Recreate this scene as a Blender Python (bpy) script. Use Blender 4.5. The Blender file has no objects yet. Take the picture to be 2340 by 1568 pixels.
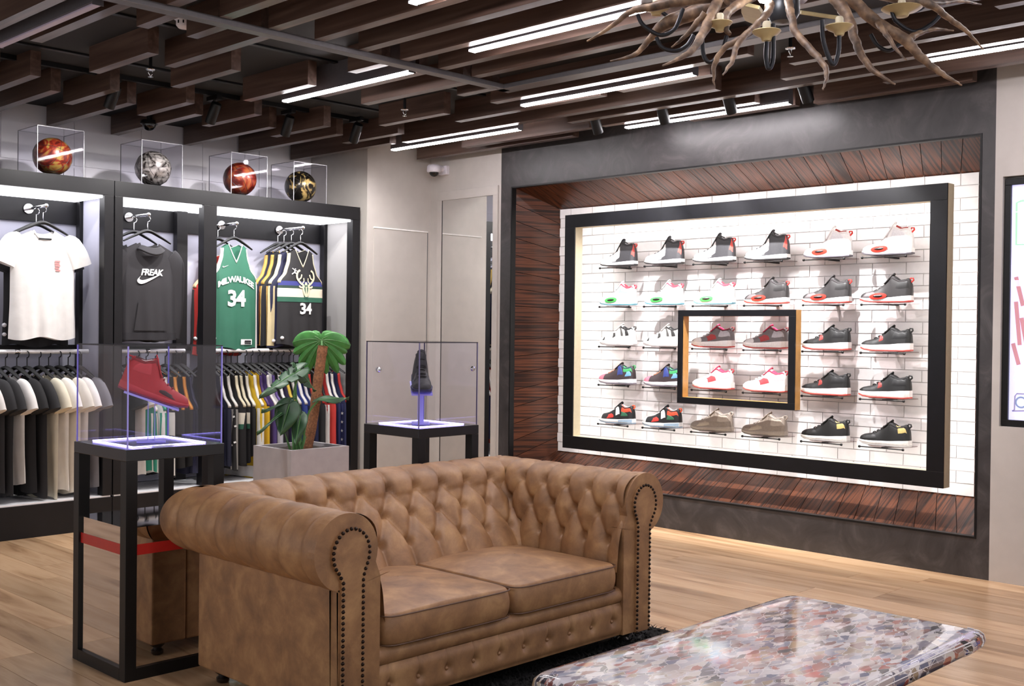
import bpy, bmesh, math, random
from mathutils import Vector, Matrix
from mathutils.geometry import tessellate_polygon
random.seed(7)
PI = math.pi
SC = bpy.context.scene
COL = SC.collection

# ------------------------------------------------------------------ camera
cam_data = bpy.data.cameras.new('camera')
cam_data.sensor_fit = 'HORIZONTAL'
cam_data.sensor_width = 36.0
cam_data.lens = 2554.2 * 36.0 / 2340.0
cam_data.clip_start = 0.05
cam = bpy.data.objects.new('camera', cam_data)
COL.objects.link(cam)
def _cam_axes(yaw, pitch, roll):
    f = Vector((math.sin(yaw)*math.cos(pitch), math.cos(yaw)*math.cos(pitch), math.sin(pitch)))
    r = Vector((math.cos(yaw), -math.sin(yaw), 0)); d = f.cross(r)
    c, s = math.cos(roll), math.sin(roll)
    return c*r + s*d, -s*r + c*d, f
CR, CD, CF = _cam_axes(.79848, -.01088, -.01135)
CPOS = Vector((0, 0, 1.45))
cam.matrix_world = Matrix(((CR.x, -CD.x, -CF.x, CPOS.x), (CR.y, -CD.y, -CF.y, CPOS.y), (CR.z, -CD.z, -CF.z, CPOS.z), (0, 0, 0, 1)))
SC.camera = cam

# ------------------------------------------------------------------ world, exposure
SC.view_settings.view_transform = 'Standard'
SC.view_settings.look = 'None'
SC.view_settings.gamma = 1.0
SC.view_settings.use_curve_mapping = False
SC.view_settings.exposure = 0.2
wd = bpy.data.worlds.new('world'); SC.world = wd; wd.use_nodes = True
wd.node_tree.nodes['Background'].inputs[0].default_value = (1.0, 0.975, 0.97, 1)
wd.node_tree.nodes['Background'].inputs[1].default_value = 0.78
SC.cycles.max_bounces = 6
SC.cycles.diffuse_bounces = 4
SC.cycles.glossy_bounces = 4
SC.cycles.transmission_bounces = 4
SC.cycles.transparent_max_bounces = 16
SC.cycles.sample_clamp_indirect = 4.0
SC.cycles.caustics_reflective = False
SC.cycles.caustics_refractive = False

# ------------------------------------------------------------------ materials
def hx(h, k=1.0):
    h = h.lstrip('#'); o = []
    for i in (0, 2, 4):
        v = int(h[i:i+2], 16)/255.0
        o.append((v/12.92 if v <= .04045 else ((v+.055)/1.055)**2.4)*k)
    return (*o, 1.0)
MATS = {}
def setin(b, name, v):
    if name in b.inputs: b.inputs[name].default_value = v
def newmat(name):
    m = bpy.data.materials.new(name); m.use_nodes = True
    nt = m.node_tree; b = nt.nodes['Principled BSDF']
    return m, nt, b
def mat(col, rough=.5, metal=0.0, spec=.5, name=None, var=0.06, scale=40.0, bump=0.0, emit=None, estr=0.0, coat=0.0, sheen=0.0):
    key = (col, rough, metal, spec, var, scale, bump, emit, estr, coat, sheen)
    if key in MATS: return MATS[key]
    m, nt, b = newmat(name or ('paint_' + str(col).strip('#')))
    c = hx(col) if isinstance(col, str) else (*col, 1.0)
    b.inputs['Roughness'].default_value = rough
    b.inputs['Metallic'].default_value = metal
    setin(b, 'Specular IOR Level', spec); setin(b, 'Coat Weight', coat); setin(b, 'Coat Roughness', .08); setin(b, 'Sheen Weight', sheen)
    tc = nt.nodes.new('ShaderNodeTexCoord')
    n = nt.nodes.new('ShaderNodeTexNoise'); n.inputs['Scale'].default_value = scale; n.inputs['Detail'].default_value = 4
    nt.links.new(tc.outputs['Object'], n.inputs['Vector'])
    r = nt.nodes.new('ShaderNodeValToRGB')
    r.color_ramp.elements[0].position = .3; r.color_ramp.elements[1].position = .7
    r.color_ramp.elements[0].color = tuple(max(0, x*(1-var)) for x in c[:3]) + (1,)
    r.color_ramp.elements[1].color = tuple(min(1, x*(1+var)) for x in c[:3]) + (1,)
    nt.links.new(n.outputs['Fac'], r.inputs['Fac']); nt.links.new(r.outputs['Color'], b.inputs['Base Color'])
    if bump:
        bp = nt.nodes.new('ShaderNodeBump'); bp.inputs['Strength'].default_value = bump; bp.inputs['Distance'].default_value = .004
        nt.links.new(n.outputs['Fac'], bp.inputs['Height']); nt.links.new(bp.outputs['Normal'], b.inputs['Normal'])
    if emit:
        setin(b, 'Emission Color', hx(emit)); setin(b, 'Emission Strength', estr)
    MATS[key] = m
    return m
def lamp_mat(name, col, strength):
    m, nt, b = newmat(name)
    setin(b, 'Base Color', hx(col)); setin(b, 'Emission Color', hx(col)); setin(b, 'Emission Strength', strength)
    return m
def wood_mat(name, cols, rough=.35, scale=(14, 1.2, 14), rnd=True, coat=0.0, bump=.15, dist=.6, spec=.5):
    """grain stretched along the small-scale axis; the object's own random number shifts tone"""
    m, nt, b = newmat(name); L = nt.links
    tc = nt.nodes.new('ShaderNodeTexCoord'); mp = nt.nodes.new('ShaderNodeMapping'); mp.inputs['Scale'].default_value = scale
    L.new(tc.outputs['Object'], mp.inputs['Vector'])
    oi = nt.nodes.new('ShaderNodeObjectInfo')
    mul = nt.nodes.new('ShaderNodeMath'); mul.operation = 'MULTIPLY'; mul.inputs[1].default_value = 37.0
    L.new(oi.outputs['Random'], mul.inputs[0])
    cb = nt.nodes.new('ShaderNodeCombineXYZ'); L.new(mul.outputs[0], cb.inputs[0]); L.new(mul.outputs[0], cb.inputs[1]); L.new(mul.outputs[0], cb.inputs[2])
    va = nt.nodes.new('ShaderNodeVectorMath'); va.operation = 'ADD'; L.new(mp.outputs[0], va.inputs[0]); L.new(cb.outputs[0], va.inputs[1])
    n = nt.nodes.new('ShaderNodeTexNoise'); n.inputs['Scale'].default_value = 1.0; n.inputs['Detail'].default_value = 6; n.inputs['Distortion'].default_value = dist
    L.new(va.outputs[0], n.inputs['Vector'])
    r = nt.nodes.new('ShaderNodeValToRGB'); cr = r.color_ramp
    cr.elements[0].position = .25; cr.elements[1].position = .75
    cr.elements[0].color = hx(cols[0]); cr.elements[1].color = hx(cols[-1])
    for i, c in enumerate(cols[1:-1]):
        e = cr.elements.new(.25 + .5*(i+1)/(len(cols)-1)); e.color = hx(c)
    L.new(n.outputs['Fac'], r.inputs['Fac'])
    hs = nt.nodes.new('ShaderNodeHueSaturation')
    mr = nt.nodes.new('ShaderNodeMapRange'); mr.inputs['To Min'].default_value = .78 if rnd else 1; mr.inputs['To Max'].default_value = 1.16 if rnd else 1
    L.new(oi.outputs['Random'], mr.inputs['Value']); L.new(mr.outputs[0], hs.inputs['Value']); L.new(r.outputs['Color'], hs.inputs['Color'])
    L.new(hs.outputs['Color'], b.inputs['Base Color'])
    b.inputs['Roughness'].default_value = rough; setin(b, 'Coat Weight', coat); setin(b, 'Coat Roughness', .12); setin(b, 'Specular IOR Level', spec)
    if bump:
        bp = nt.nodes.new('ShaderNodeBump'); bp.inputs['Strength'].default_value = bump; bp.inputs['Distance'].default_value = .002
        L.new(n.outputs['Fac'], bp.inputs['Height']); L.new(bp.outputs['Normal'], b.inputs['Normal'])
    return m
def glass_mat(name, tint='#ffffff', refl=.08, graze=.5, density=1.0):
    """thin clear acrylic: see-through sheet with a fresnel sheen"""
    m = bpy.data.materials.new(name); m.use_nodes = True; nt = m.node_tree; nt.nodes.clear(); L = nt.links
    out = nt.nodes.new('ShaderNodeOutputMaterial'); mx = nt.nodes.new('ShaderNodeMixShader')
    tr = nt.nodes.new('ShaderNodeBsdfTransparent'); c = hx(tint); tr.inputs[0].default_value = tuple(x*density for x in c[:3]) + (1,)
    gl = nt.nodes.new('ShaderNodeBsdfGlossy'); gl.inputs['Roughness'].default_value = .03; gl.inputs['Color'].default_value = (1, 1, 1, 1)
    lw = nt.nodes.new('ShaderNodeLayerWeight'); lw.inputs['Blend'].default_value = .5
    pw = nt.nodes.new('ShaderNodeMath'); pw.operation = 'POWER'; pw.inputs[1].default_value = 4.0; L.new(lw.outputs['Facing'], pw.inputs[0])
    ma = nt.nodes.new('ShaderNodeMath'); ma.operation = 'MULTIPLY_ADD'; ma.inputs[1].default_value = graze; ma.inputs[2].default_value = refl*.4; L.new(pw.outputs[0], ma.inputs[0])
    L.new(ma.outputs[0], mx.inputs[0]); L.new(tr.outputs[0], mx.inputs[1]); L.new(gl.outputs[0], mx.inputs[2]); L.new(mx.outputs[0], out.inputs[0])
    return m

# ------------------------------------------------------------------ mesh helpers
class MB:
    def __init__(s): s.v = []; s.f = []
    def box(s, x0, x1, y0, y1, z0, z1):
        n = len(s.v)
        s.v += [(x, y, z) for x in (x0, x1) for y in (y0, y1) for z in (z0, z1)]
        s.f += [tuple(n+i for i in q) for q in ((0, 1, 3, 2), (4, 6, 7, 5), (0, 4, 5, 1), (2, 3, 7, 6), (0, 2, 6, 4), (1, 5, 7, 3))]
        return s
    def hexa(s, p):
        """eight corners: bottom loop of four, then top loop of four"""
        n = len(s.v); s.v += [tuple(q) for q in p]
        s.f += [tuple(n+i for i in q) for q in ((3, 2, 1, 0), (4, 5, 6, 7), (0, 1, 5, 4), (1, 2, 6, 5), (2, 3, 7, 6), (3, 0, 4, 7))]
        return s
    def tube(s, pts, rad, n=8, cap=True, flat=1.0):
        pts = [Vector(p) for p in pts]
        if not hasattr(rad, '__len__'): rad = [rad]*len(pts)
        base = len(s.v); up = Vector((0, 0, 1)); prev = None
        for i, p in enumerate(pts):
            t = (pts[min(i+1, len(pts)-1)] - pts[max(i-1, 0)])
            if t.length < 1e-9: t = Vector((0, 0, 1))
            t.normalize()
            if prev is None:
                a = t.cross(up)
                if a.length < 1e-3: a = t.cross(Vector((1, 0, 0)))
            else:
                a = prev - t*prev.dot(t)
                if a.length < 1e-5: a = t.cross(up)
            a.normalize(); b = t.cross(a); prev = a
            for k in range(n):
                w = 2*PI*k/n
                s.v.append(tuple(p + (a*math.cos(w) + b*math.sin(w)*flat)*rad[i]))
        for i in range(len(pts)-1):
            for k in range(n):
                s.f.append((base+i*n+k, base+i*n+(k+1) % n, base+(i+1)*n+(k+1) % n, base+(i+1)*n+k))
        if cap:
            s.f.append(tuple(base+k for k in range(n))[::-1]); s.f.append(tuple(base+(len(pts)-1)*n+k for k in range(n)))
        return s
    def lathe(s, prof, n=16, c=(0, 0, 0), axis='z'):
        base = len(s.v)
        for r, h in prof:
            for k in range(n):
                w = 2*PI*k/n; a, b = r*math.cos(w), r*math.sin(w)
                p = {'z': (a, b, h), 'x': (h, a, b), 'y': (b, h, a)}[axis]
                s.v.append((p[0]+c[0], p[1]+c[1], p[2]+c[2]))
        m = len(prof)
        for i in range(m-1):
            for k in range(n):
                s.f.append((base+i*n+k, base+i*n+(k+1) % n, base+(i+1)*n+(k+1) % n, base+(i+1)*n+k))
        if prof[0][0] > 1e-6: s.f.append(tuple(base+k for k in range(n))[::-1])
        if prof[-1][0] > 1e-6: s.f.append(tuple(base+(m-1)*n+k for k in range(n)))
        return s
    def grid(s, fn, nu, nv, wrap_u=False):
        """fn(u,v) with u,v in 0..1"""
        base = len(s.v); cu = nu if wrap_u else nu+1
        for j in range(nv+1):
            for i in range(cu):
                s.v.append(tuple(fn(i/nu, j/nv)))
        for j in range(nv):
            for i in range(nu):
                a = base+j*cu+i; b = base+j*cu+(i+1) % cu
                s.f.append((a, b, b+cu, a+cu))
        return s
    def prism(s, poly, h0, h1, plane='xy'):
        """polygon extruded between two heights along the remaining axis"""
        def P(a, b, h): return {'xy': (a, b, h), 'xz': (a, h, b), 'yz': (h, a, b)}[plane]
        n = len(poly); base = len(s.v)
        s.v += [P(a, b, h0) for a, b in poly] + [P(a, b, h1) for a, b in poly]
        if n > 8:       # concave outlines: cap with proper triangles
            for t in tessellate_polygon([[Vector((a, b, 0)) for a, b in poly]]):
                s.f.append(tuple(base+i for i in t)); s.f.append(tuple(base+n+i for i in t))
        else:
            s.f.append(tuple(base+i for i in range(n))[::-1]); s.f.append(tuple(base+n+i for i in range(n)))
        for i in range(n): s.f.append((base+i, base+(i+1) % n, base+n+(i+1) % n, base+n+i))
        return s
    def ribbon(s, left, right):
        base = len(s.v); n = len(left)
        s.v += [tuple(p) for p in left] + [tuple(p) for p in right]
        for i in range(n-1): s.f.append((base+i, base+i+1, base+n+i+1, base+n+i))
        return s
    def xf(s, M):
        s.v = [tuple(M @ Vector(p)) for p in s.v]; return s
    def mesh(s, name, m, smooth=False, fix=True):
        me = bpy.data.meshes.new(name); me.from_pydata([tuple(p) for p in s.v], [], s.f); me.update()
        if fix:
            bm = bmesh.new(); bm.from_mesh(me); bmesh.ops.recalc_face_normals(bm, faces=bm.faces); bm.to_mesh(me); bm.free()
        if m: me.materials.append(m)
        if smooth:
            me.polygons.foreach_set('use_smooth', [True]*len(me.polygons))
            try: me.set_sharp_from_angle(angle=math.radians(smooth if smooth is not True else 50))
            except Exception: pass
        return me
    def build(s, name, m, parent=None, smooth=False, bevel=0, solid=0, loc=None, fix=True, seg=2):
        return link(name, s.mesh(name, m, smooth, fix), parent, bevel, solid, loc, seg)
def link(name, me, parent=None, bevel=0, solid=0, loc=None, seg=2):
    o = bpy.data.objects.new(name, me); COL.objects.link(o)
    if parent is not None: o.parent = parent
    if loc: o.location = loc
    if solid:
        md = o.modifiers.new('thickness', 'SOLIDIFY'); md.thickness = solid; md.offset = 0
    if bevel:
        md = o.modifiers.new('edge', 'BEVEL'); md.width = bevel; md.segments = seg; md.limit_method = 'ANGLE'; md.angle_limit = math.radians(40)
    return o
def tag(o, label=None, cat=None, group=None, kind=None):
    if label: o['label'] = label
    if cat: o['category'] = cat
    if group: o['group'] = group
    if kind: o['kind'] = kind
    return o
def thing(name, label, cat, loc=(0, 0, 0), rot=(0, 0, 0), group=None, kind=None, scale=None):
    o = bpy.data.objects.new(name, None); COL.objects.link(o); o.empty_display_size = .05
    o.location = loc; o.rotation_euler = rot
    if scale: o.scale = (scale,)*3 if not hasattr(scale, '__len__') else scale
    return tag(o, label, cat, group, kind)
def struct(name, mb, m, label=None, **k):
    o = mb.build(name, m, **k); o['kind'] = 'structure'
    if label: o['label'] = label
    return o
def copy_tree(o, parent=None):
    c = o.copy(); COL.objects.link(c); c.parent = parent
    for ch in list(o.children): copy_tree(ch, c)
    return c
def spline(pts, n=8):
    """Catmull-Rom through points (tuples of any length)"""
    out = []; P = [pts[0]] + list(pts) + [pts[-1]]
    for i in range(1, len(P)-2):
        for k in range(n):
            t = k/n
            out.append(tuple(.5*(2*b + (c-a)*t + (2*a-5*b+4*c-d)*t*t + (3*b-a-3*c+d)*t**3) for a, b, c, d in zip(P[i-1], P[i], P[i+1], P[i+2])))
    out.append(tuple(pts[-1])); return out
def lerp(a, b, t): return a + (b-a)*t
def interp(xs, ys, x):
    if x <= xs[0]: return ys[0]
    for i in range(len(xs)-1):
        if x <= xs[i+1]:
            t = (x-xs[i])/(xs[i+1]-xs[i]); t = t*t*(3-2*t)*.5 + t*.5
            return ys[i] + (ys[i+1]-ys[i])*t
    return ys[-1]
def text_mesh(body, size=1.0, depth=0.0, bold=0.0, shear=0.0, spacing=1.0):
    """mesh of a line of lettering, centred, in the local x (right) / y (up) plane"""
    cu = bpy.data.curves.new('lettering', 'FONT'); cu.body = body; cu.size = size; cu.align_x = 'CENTER'; cu.align_y = 'CENTER'
    cu.extrude = depth; cu.offset = bold; cu.shear = shear; cu.space_character = spacing; cu.resolution_u = 2
    o = bpy.data.objects.new('lettering_tmp', cu); COL.objects.link(o)
    me = bpy.data.meshes.new_from_object(o)
    bpy.data.objects.remove(o); bpy.data.curves.remove(cu)
    return me
def area_light(name, loc, size, size_y, power, col=(1, 1, 1), rot=(0, 0, 0), parent=None):
    l = bpy.data.lights.new(name, 'AREA'); l.shape = 'RECTANGLE'; l.size = size; l.size_y = size_y; l.energy = power; l.color = col
    o = bpy.data.objects.new(name, l); COL.objects.link(o); o.location = loc; o.rotation_euler = rot; o.parent = parent
    return o
def spot_light(name, loc, target, power, angle=50, blend=.5, col=(1, 1, 1), radius=.03, parent=None):
    l = bpy.data.lights.new(name, 'SPOT'); l.energy = power; l.spot_size = math.radians(angle); l.spot_blend = blend; l.color = col; l.shadow_soft_size = radius
    o = bpy.data.objects.new(name, l); COL.objects.link(o); o.location = loc
    o.rotation_euler = (Vector(target)-Vector(loc)).to_track_quat('-Z', 'Y').to_euler()
    return o
# ================================================================== STRUCTURE
M_plaster = mat('#b9b3ae', .55, var=.04, scale=9, bump=.12, name='grey_beige_plaster')
M_white = mat('#ebe7ec', .6, var=.03, scale=6, name='white_wall_paint')
M_black = mat('#08080a', .42, spec=.35, var=.2, scale=30, name='black_powder_coat')
M_blackwood = mat('#09090d', .38, spec=.35, var=.25, scale=18, name='black_frame_lacquer')
M_dark_ceiling = mat('#19181a', .8, var=.1, scale=5, name='charcoal_ceiling')
M_steel = mat('#8f9297', .3, metal=.9, name='brushed_steel')
M_chrome = mat('#d8d8da', .15, metal=1.0, name='chrome')
M_greybar = mat('#6f6d70', .38, metal=.5, name='grey_metal_bar')
M_floor = wood_mat('oak_floor', ['#8f6c4e', '#c39d77', '#d4b08a', '#b9916c'], rough=.27, scale=(9, 1.1, 9), bump=.08)
M_slat = wood_mat('walnut_slat', ['#38261d', '#523e35', '#6c574c'], rough=.38, scale=(22, 1.0, 22), bump=.03, coat=.2)
RV = ['#120805', '#2a150d', '#5c3320', '#1c0d08']
M_reveal = wood_mat('dark_lacquered_plank', RV, rough=.33, scale=(1.5, 55, 1.5), coat=.0, bump=.0, spec=.28, dist=.15)
M_reveal_side = wood_mat('dark_lacquered_board', RV, rough=.33, scale=(1.5, 1.5, 55), coat=.0, bump=.0, spec=.28, dist=.15)
def concrete_mat():
    m, nt, b = newmat('charcoal_polished_plaster'); L = nt.links
    tc = nt.nodes.new('ShaderNodeTexCoord')
    n = nt.nodes.new('ShaderNodeTexNoise'); n.inputs['Scale'].default_value = 3.2; n.inputs['Detail'].default_value = 12; n.inputs['Distortion'].default_value = 2.2; n.inputs['Roughness'].default_value = .62
    L.new(tc.outputs['Object'], n.inputs['Vector'])
    r = nt.nodes.new('ShaderNodeValToRGB'); cr = r.color_ramp
    cr.elements[0].position = .32; cr.elements[0].color = hx('#2d2b2c'); cr.elements[1].position = .72; cr.elements[1].color = hx('#4e4a4a')
    e = cr.elements.new(.52); e.color = hx('#3a3738')
    L.new(n.outputs['Fac'], r.inputs['Fac']); L.new(r.outputs['Color'], b.inputs['Base Color'])
    mr = nt.nodes.new('ShaderNodeMapRange'); mr.inputs['To Min'].default_value = .3; mr.inputs['To Max'].default_value = .5
    L.new(n.outputs['Fac'], mr.inputs['Value']); L.new(mr.outputs[0], b.inputs['Roughness'])
    bp = nt.nodes.new('ShaderNodeBump'); bp.inputs['Strength'].default_value = .1; bp.inputs['Distance'].default_value = .004
    L.new(n.outputs['Fac'], bp.inputs['Height']); L.new(bp.outputs['Normal'], b.inputs['Normal'])
    return m
M_concrete = concrete_mat()

# ---- floor
floor = struct('floor', MB().box(-1.5, 6.9, -2.0, 8.5, -.08, -.004), M_floor, 'oak plank floor of the shop')
PW = .186
rnd = random.Random(3)
plank_cache = {}
def plank_mesh(ln):
    k = round(ln, 2)
    if k not in plank_cache:
        plank_cache[k] = MB().box(-PW/2+.0012, PW/2-.0012, -k/2+.0012, k/2-.0012, -.004, .0).mesh('plank', M_floor)
    return plank_cache[k]
x = 6.725 - PW/2; ci = 0
while x > 1.3:
    y = 8.45 - rnd.choice([.35, .7, 1.05, 1.4, 1.75])
    prev = 8.45; first = True
    while prev > .9:
        ln = (prev - y)
        link('plank', plank_mesh(ln), floor, loc=(x, (prev+y)/2, 0))
        prev = y; y -= rnd.choice([1.4, 1.75, 2.1])
    x -= PW; ci += 1

# ---- walls
CEIL = 3.10
wall_back = struct('wall_back', MB().box(-1.5, 6.0, 8.42, 8.52, 0, 3.3), M_white, 'pale wall rising behind the clothing fixture')
for z0, z1 in ((2.36, 2.66), (2.68, 3.098)):       # wall cladding boards seen above the fixture
    for i in range(7):
        MB().box(2.15+i*.55, 2.15+i*.55+.545, 8.412, 8.42, z0, z1).build('wall_panel', M_white, wall_back)
wall_corner = struct('wall_corner', MB().box(6.0, 6.86, 7.6, 8.52, 0, 3.3), M_plaster, 'grey beige plaster wall beside the clothing fixture')
wall_mirror = struct('wall_mirror_side', MB().box(6.725, 6.86, 6.70, 7.6, 0, 3.3), M_plaster, 'grey beige plaster wall with the tall mirror')
wr = MB()
wr.box(6.725, 6.86, -2.0, 2.58, 0, .92).box(6.725, 6.86, -2.0, 2.58, 2.39, 3.3).box(6.725, 6.86, 2.535, 2.58, .92, 2.39).box(6.80, 6.86, -2.0, 2.535, .92, 2.39)
wall_right = struct('wall_right', wr, M_plaster, 'grey beige plaster wall carrying the screen')
# dark surround with the display opening
OY0, OY1, OZ0, OZ1 = 2.658, 6.578, .237, 2.660       # opening in the wall plane
BY0, BY1, BZ0, BZ1 = 2.826, 6.375, .430, 2.488       # smaller rectangle at the back
WX, BX = 6.725, 7.12
ws = MB()
ws.box(WX, WX+.05, 2.58, OY0, 0, 3.3).box(WX, WX+.05, OY1, 6.70, 0, 3.3).box(WX, WX+.05, OY0, OY1, 0, OZ0).box(WX, WX+.05, OY0, OY1, OZ1, 3.3)
wall_display = struct('wall_display', ws, M_concrete, 'charcoal plaster wall framing the sneaker display')
tr = MB()
for a in ((OY0, OY0+.012, OZ0, OZ1), (OY1-.012, OY1, OZ0, OZ1), (OY0+.012, OY1-.012, OZ0, OZ0+.012), (OY0+.012, OY1-.012, OZ1-.012, OZ1)):
    tr.box(WX-.004, WX+.05, *a)
struct('trim_1', tr, M_black, 'thin black trim around the display opening')
# wooden reveal boards between the opening and the back rectangle
reveal = struct('wall_reveal', MB().box(7.2, 7.3, OY0, OY1, OZ0, OZ1), M_dark_ceiling, 'dark lacquered wood lining of the display recess')
def rev_pt(side, u, w):
    """u along the side, w from 0 (front) to 1 (back)"""
    x = lerp(WX+.045, BX, w)
    if side == 'top': return Vector((x, lerp(lerp(OY0, BY0, w), lerp(OY1, BY1, w), u), lerp(OZ1-.012, BZ1, w)))
    if side == 'bot': return Vector((x, lerp(lerp(OY0, BY0, w), lerp(OY1, BY1, w), u), lerp(OZ0+.012, BZ0, w)))
    if side == 'left': return Vector((x, lerp(OY1-.012, BY1, w), lerp(lerp(OZ0, BZ0, w), lerp(OZ1, BZ1, w), u)))
    return Vector((x, lerp(OY0+.012, BY0, w), lerp(lerp(OZ0, BZ0, w), lerp(OZ1, BZ1, w), u)))
outn0 = None
outn = {'top': Vector((.35, 0, .94)), 'bot': Vector((.35, 0, -.94)), 'left': Vector((.45, .9, 0)), 'right': Vector((.45, -.9, 0))}
for side, n in (('top', 29), ('bot', 29), ('left', 17), ('right', 17)):
    for i in range(n):
        g = .0022/ (3.9 if n == 29 else 2.4)
        u0, u1 = i/n + g, (i+1)/n - g
        off = outn[side]*(rnd.uniform(0, .0015))
        P = [rev_pt(side, u0, 0), rev_pt(side, u1, 0), rev_pt(side, u1, 1), rev_pt(side, u0, 1)]
        P = [p + off for p in P]
        c = sum(P, Vector())/4
        Q = [p + outn[side]*.018 for p in P]
        o = MB().hexa([p-c for p in P] + [q-c for q in Q]).build('plank', M_reveal if n == 29 else M_reveal_side, reveal, loc=c)
for side in outn:      # solid backing so that no light comes between the boards
    P = [rev_pt(side, a, b)+outn[side]*.019 for a, b in ((0, 0), (1, 0), (1, 1), (0, 1))]
    MB().hexa(P + [p+outn[side]*.02 for p in P]).build('backing', M_dark_ceiling, reveal)
# ---- white brick back of the recess
M_brick = mat('#e9e6e6', .5, var=.03, scale=25, bump=.1, name='white_painted_brick')
M_mortar = mat('#d9d5d5', .7, var=.04, scale=60, name='white_mortar')
niche = struct('wall_niche', MB().box(BX+.001, BX+.06, BY0-.02, BY1+.02, BZ0-.02, BZ1+.02), M_mortar, 'white brick back wall of the sneaker display')
bl, bh = .236, .0784
bricks = []
nr = int(round((BZ1-BZ0)/bh)); bh = (BZ1-BZ0)/nr
for r in range(nr):
    y = BY0 - (bl/2 if r % 2 else 0)
    while y < BY1:
        a, b = max(y, BY0), min(y+bl, BY1)
        if b-a > .02: bricks.append((a, b, BZ0+r*bh))
        y += bl
bricks.sort(key=lambda q: -(q[1]-q[0] > .2) * 100 + q[0])
bc = {}
rest = MB()
for i, (a, b, z) in enumerate(bricks):
    d = .009 + rnd.uniform(0, .002)
    if i < 298:
        k = round(b-a, 3)
        if k not in bc: bc[k] = MB().box(-.010, 0, -k/2+.003, k/2-.003, .003, bh-.003).mesh('brick', M_brick)
        link('brick', bc[k], niche, loc=(BX+rnd.uniform(0, .002), (a+b)/2, z))
    else:
        rest.box(BX-d, BX, a+.003, b-.003, z+.003, z+bh-.003)
tag(rest.build('bricks', M_brick, niche), kind='stuff')

# ---- ceiling, baffles, grey bars
ceiling = struct('ceiling', MB().box(-1.5, 6.9, -2.0, 8.5, CEIL, 3.3), M_dark_ceiling, 'charcoal ceiling above the wooden baffles')
SLZ = 2.95
SL = []
for x in (1.76, 2.04, 2.32, 2.60, 2.88, 3.155, 3.435, 3.72, 4.01, 4.295, 4.56): SL.append((x, -1.2, 4.80))
SL += [(2.69, 4.95, 5.265), (2.96, 4.95, 5.255), (4.00, 4.95, 5.26), (4.86, 4.93, 5.25)]
SL += [(1.66, 4.95, 5.95), (2.19, 4.95, 6.5), (2.445, 4.95, 5.955), (3.21, 4.95, 5.94), (4.28, 4.95, 5.95), (4.63, 4.95, 5.94)]
SL += [(2.46, 6.55, 6.9), (2.985, 5.71, 6.42), (3.51, 5.72, 6.42), (4.04, 5.71, 6.44), (5.20, 5.75, 6.46)]
SL += [(2.24, 6.76, 7.46), (2.78, 6.76, 7.46), (3.29, 6.78, 7.46), (3.82, 6.78, 7.46), (4.345, 6.78, 7.48), (4.94, 6.78, 7.48), (5.50, 6.6, 7.3)]
SL += [(2.52, 7.1, 8.37), (3.05, 7.1, 8.37), (3.565, 7.1, 8.37), (4.07, 7.1, 8.37), (4.70, 7.13, 8.38), (5.22, 7.0, 8.38), (5.75, 7.0, 8.38)]
SL += [(5.17, 3.3, 5.26), (5.17, -1.2, 2.0), (5.46, 4.56, 5.92), (5.44, 3.72, 4.41), (5.51, -1.2, 3.25), (5.79, 3.92, 6.9), (5.81, -1.2, 3.48),
       (6.02, 2.7, 5.34), (6.28, 5.35, 6.72), (6.28, 3.95, 5.25), (6.29, -1.2, 3.08), (6.53, 3.80, 4.64), (6.57, 2.66, 3.69), (6.47, 5.67, 7.5)]
sc_ = {}
for x, y0, y1 in SL:
    k = round(y1-y0, 3)
    if k not in sc_: sc_[k] = MB().box(0, .064, -k/2, k/2, SLZ, CEIL).mesh('slat', M_slat)
    link('slat', sc_[k], ceiling, loc=(x, (y0+y1)/2, 0))
struct('trim_2', MB().box(1.2, 4.93, 4.83, 4.90, SLZ-.02, SLZ+.01), M_greybar, 'grey metal ceiling bar crossing above the sofa', bevel=.003)
struct('trim_3', MB().box(4.86, 4.97, -1.2, 4.90, SLZ-.02, SLZ+.01), M_greybar, 'grey metal ceiling bar running beside the antler chandelier', bevel=.003)
for i, y in enumerate((6.6, 5.6)):
    struct('trim_%d' % (4+i), MB().box(-1.5, 6.0, y, y+.04, CEIL-.012, CEIL), M_black, 'black service channel across the dark ceiling')

# ---- linear LED lights
LED_E = 72.0
M_led = lamp_mat('led_diffuser_lit', '#fff8fb', LED_E)
M_led_off = mat('#b7abc0', .35, var=.03, name='led_diffuser_off')
M_ledbody = mat('#5d5b60', .45, metal=.3, name='led_housing_grey')
def linear_light(x, y0, y1, label, lit=True):
    t = thing('linear_light', label, 'ceiling light', (x, (y0+y1)/2, SLZ-.02), group='linear ceiling lights')
    h = (y1-y0)/2
    MB().box(-.026, .026, -h, h, .012, CEIL-SLZ+.02).build('housing', M_ledbody, t)
    MB().box(-.018, .018, -h+.002, h-.002, 0, .012).build('diffuser', M_led if lit else M_led_off, t, bevel=.003)
    for s in (-1, 1): MB().box(-.027, .027, s*h-.002, s*h+.002, 0, .05).build('end_cap', M_ledbody, t)
    return t
linear_light(4.21, 4.93, 6.20, 'lit linear ceiling light just left of the long grey bar')
linear_light(4.115, 3.18, 4.33, 'lit linear ceiling light just left of the antler chandelier')
linear_light(5.335, 3.75, 5.12, 'long lit linear ceiling light in the middle, below the antler tips')
linear_light(5.945, 5.73, 7.19, 'lit linear ceiling light above the white security camera')
linear_light(6.405, 3.76, 5.10, 'lit linear ceiling light behind the black spotlights of the sneaker wall')
linear_light(5.905, 0.9, 2.63, 'lit linear ceiling light at the far right beyond the antlers')
linear_light(2.36, 4.99, 6.15, 'unlit lavender linear ceiling light in the upper left corner', False)
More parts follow.
